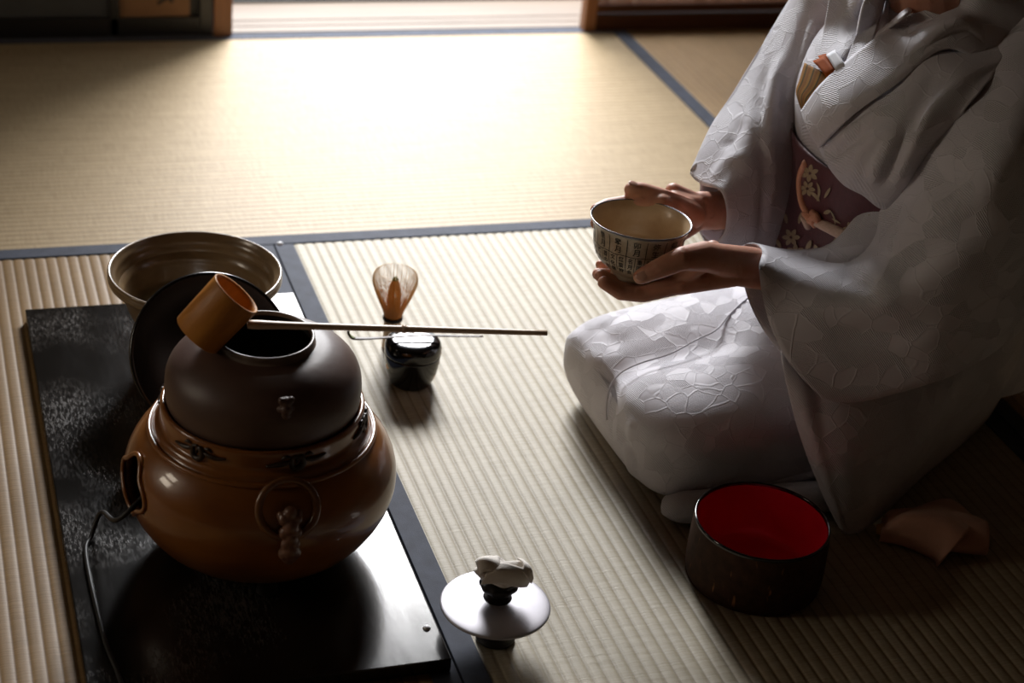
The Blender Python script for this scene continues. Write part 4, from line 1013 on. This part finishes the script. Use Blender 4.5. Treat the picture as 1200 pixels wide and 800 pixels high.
grid_mesh('under_collar',[[S(1022,48,.012),S(1030,22,.012),S(1036,-8,.010),W3(.655,-.555,.603)],[S(1030,42,.006),S(1040,22,.004),S(1046,-8,.003),W3(.655,-.565,.600)]],M['haneri'],kim,per=5,thick=.003)
# far chest folds
FC3=[[S(992,86,.006),S(1006,48,.006),S(1022,8,.006),S(1034,-30,.004)],[S(976,100,.016,-.60),S(990,62,.017),S(1003,20,.016),S(1014,-25,.012)],
     [S(962,112,.014,-.59),S(974,72,.016,-.575),S(985,30,.016,-.56),S(996,-20,.012,-.54)],[S(950,122,.004,-.60),S(958,82,.008,-.575),S(966,40,.010,-.555),S(976,-15,.008,-.53)],[S(956,140,-.01,-.58),S(962,100,-.01,-.56),S(966,50,-.01,-.53),S(976,-10,-.01,-.51)]]
fch=grid_mesh('chest_panel',FC3,M['kimono'],kim,per=8,thick=.002)
# ---- sash
OS=[(.215,.700,.180,.163),(.25,.688,.163,.156),(.29,.677,.148,.150),(.33,.672,.142,.147),(.37,.668,.143,.150),(.40,.665,.146,.156)]
obi=grid_mesh('sash',[section(cx,-.62+max(0,(.34-z))*.28,z,rx,ry,2.3,24) for z,cx,rx,ry in OS],M['obi'],person,per=6,closed_u=True,thick=.003)
OB=bvh(obi)
def SO(u,v,off=.0055):
    d=ray(u,v); h=OB.ray_cast(CP,d)
    return (h[0]-d*off) if h[0] else Py(u,v,-.62)-d*off
V=[];Fc=[]
def leaf(u,v,ang,L,w,bend=0):
    k=len(V);n=8; L_=[];R2=[]
    for i in range(n+1):
        t=i/n; a=ang+bend*t; x=u+L*t*math.cos(R_(a)); y=v-L*t*math.sin(R_(a)); ww=w*math.sin(PI*(t*.92+.04))**.8; nx,ny=math.sin(R_(a)),math.cos(R_(a))
        L_.append(SO(x+nx*ww,y+ny*ww)); R2.append(SO(x-nx*ww,y-ny*ww))
    for a_,b_ in zip(L_,R2): V.extend([a_,b_])
    for i in range(n): Fc.append((k+2*i,k+2*i+1,k+2*i+3,k+2*i+2))
def flower(u,v,r,n=6,ph=0):
    for i in range(n): leaf(u+1.5*math.cos(R_(ph+i*360/n)),v-1.5*math.sin(R_(ph+i*360/n)),ph+i*360/n,r,r*.30)
flower(949,203,9,6,20); flower(946,221,8,6,50); leaf(960,236,115,16,2.2,20); leaf(957,214,-60,22,1.6,-30); leaf(966,232,60,14,1.8); leaf(965,250,20,9,2.4)
flower(998,270,9,7,10); leaf(1006,277,10,16,1.2,20); leaf(1018,272,60,14,1.2,40); leaf(1010,282,-20,12,1.6); leaf(1022,262,110,12,1.2)
leaf(966,301,80,15,4.5,-20); leaf(976,290,50,13,3.6,20); leaf(985,300,30,12,2.6); leaf(958,296,110,10,2.6)
flower(927,278,9,6,0); flower(932,296,9,6,30); leaf(936,262,75,14,2.4); leaf(922,262,100,12,2); leaf(944,292,40,12,2.8,20); leaf(915,290,120,12,2.4)
leaf(972,246,-50,20,.9,-20); leaf(985,262,150,12,1.0)
fl=link('woven_flowers',V,Fc,M['obi_gold'],obi,smooth=False); fl['kind']='stuff'
None and grid_mesh('sash_underlay',[[SO(1014,212,.004),SO(1030,228,.004),SO(1042,240,.004)],[SO(1010,222,.004),SO(1024,238,.004),SO(1038,252,.004)]],M['obiage'],obi,per=4,thick=.002)
c1=[(948,172),(940,195),(937,215),(938,230),(944,247),(950,256)]
tube('sash_cord',[SO(u,v,.006) for u,v in [(944,190),(938,205),(937,220),(940,238),(946,250),(951,257)]],.0042,M['cord'],obi,n=14,smooth_per=6,flat=1)
tube('sash_cord',[SO(u,v,.008) for u,v in [(951,258),(968,265),(990,276),(1012,286),(1035,294),(1055,300)]],[.0050,.0068,.0072,.0072,.0070,.0065],M['cord_pale'],obi,n=18,smooth_per=6,flat=.7)
kc_=SO(950,257,.012)
for i,(a,b,m_) in enumerate([((-7,-7),(6,8),'cord'),((-5,4),(8,-6),'cord'),((-8,-2),(-3,9),'cord_pale'),((2,-8),(9,3),'cord')]):
    tube('cord_knot',[SO(950+a[0],257+a[1],.006),SO(950+(a[0]+b[0])/2+1,257+(a[1]+b[1])/2,.016),SO(950+b[0],257+b[1],.006)],[.0042,.0052,.0042],M[m_],obi,n=14,smooth_per=5)
# drum knot at the back
bm=bmesh.new(); box_bm(bm,.835,.895,-.75,-.49,.24,.44,.028); from_bm('drum_knot',bm,M['obi'],obi)
# ---- things tucked into the collar
pq=[[S(944,74,.012,-.60),S(958,81,.016),S(972,89,.016)],[S(938,94,.014,-.60),S(951,100,.018),S(963,106,.018)],[S(934,108,.014,-.60),S(942,114,.018),S(951,120,.020)],[S(939,126,.012,-.60),S(943,130,.014),S(948,134,.014)]]
po=thing('brocade_pouch','gold striped brocade pouch tucked into the collar of the kneeling person','pouch',(0,0,0))
grid_mesh('striped_cover',pq,M['pouch'],po,per=6,thick=.003,uv=True)
grid_mesh('orange_fold',[[S(953,72,.024),S(966,66,.024)],[S(964,84,.026),S(976,80,.026)],[S(969,91,.022),S(977,86,.022)]],M['pouch_orange'],po,per=4,thick=.002)
grid_mesh('orange_fold',[[S(959,66,.021),S(968,63,.021)],[S(970,80,.022),S(980,77,.022)],[S(973,88,.019),S(981,83,.019)]],M['pouch_orange'],po,per=4,thick=.002)
pp=grid_mesh('folded_paper',[[S(969,65,.024),S(979,59,.024)],[S(977,78,.026),S(988,72,.026)],[S(981,85,.022),S(991,77,.022)]],M['paper'],per=4,thick=.003)
tag(pp,'white folded paper tucked into the collar behind the brocade pouch','paper')
# ================================================================ LIGHT
w=bpy.data.worlds.new('world'); sc.world=w; w.use_nodes=True; bg=w.node_tree.nodes['Background']; bg.inputs[0].default_value=(.86,.93,1,1); bg.inputs[1].default_value=2.2
def area(name,loc,target,sx,sy,power,color,spread=180):
    l=bpy.data.lights.new(name,'AREA'); l.shape='RECTANGLE'; l.size=sx; l.size_y=sy; l.energy=power; l.color=color; l.spread=R_(spread)
    o=bpy.data.objects.new(name,l); COL.objects.link(o); o.location=loc; o.rotation_euler=(Vector(target)-Vector(loc)).to_track_quat('-Z','Y').to_euler(); return o
area('doorway_daylight',(1.20,4.0,2.80),(.40,.0,0),1.7,1.9,138,(1,.97,.94))
area('doorway_skylight',(.78,1.95,1.65),(.45,.45,0),.9,.7,50,(.97,.98,1),110)
sc.view_settings.view_transform='Standard'; sc.view_settings.look='None'; sc.view_settings.exposure=0; sc.view_settings.gamma=1
sc.cycles.max_bounces=8; sc.cycles.diffuse_bounces=4; sc.cycles.use_denoising=True
sc.cycles.sample_clamp_indirect=4
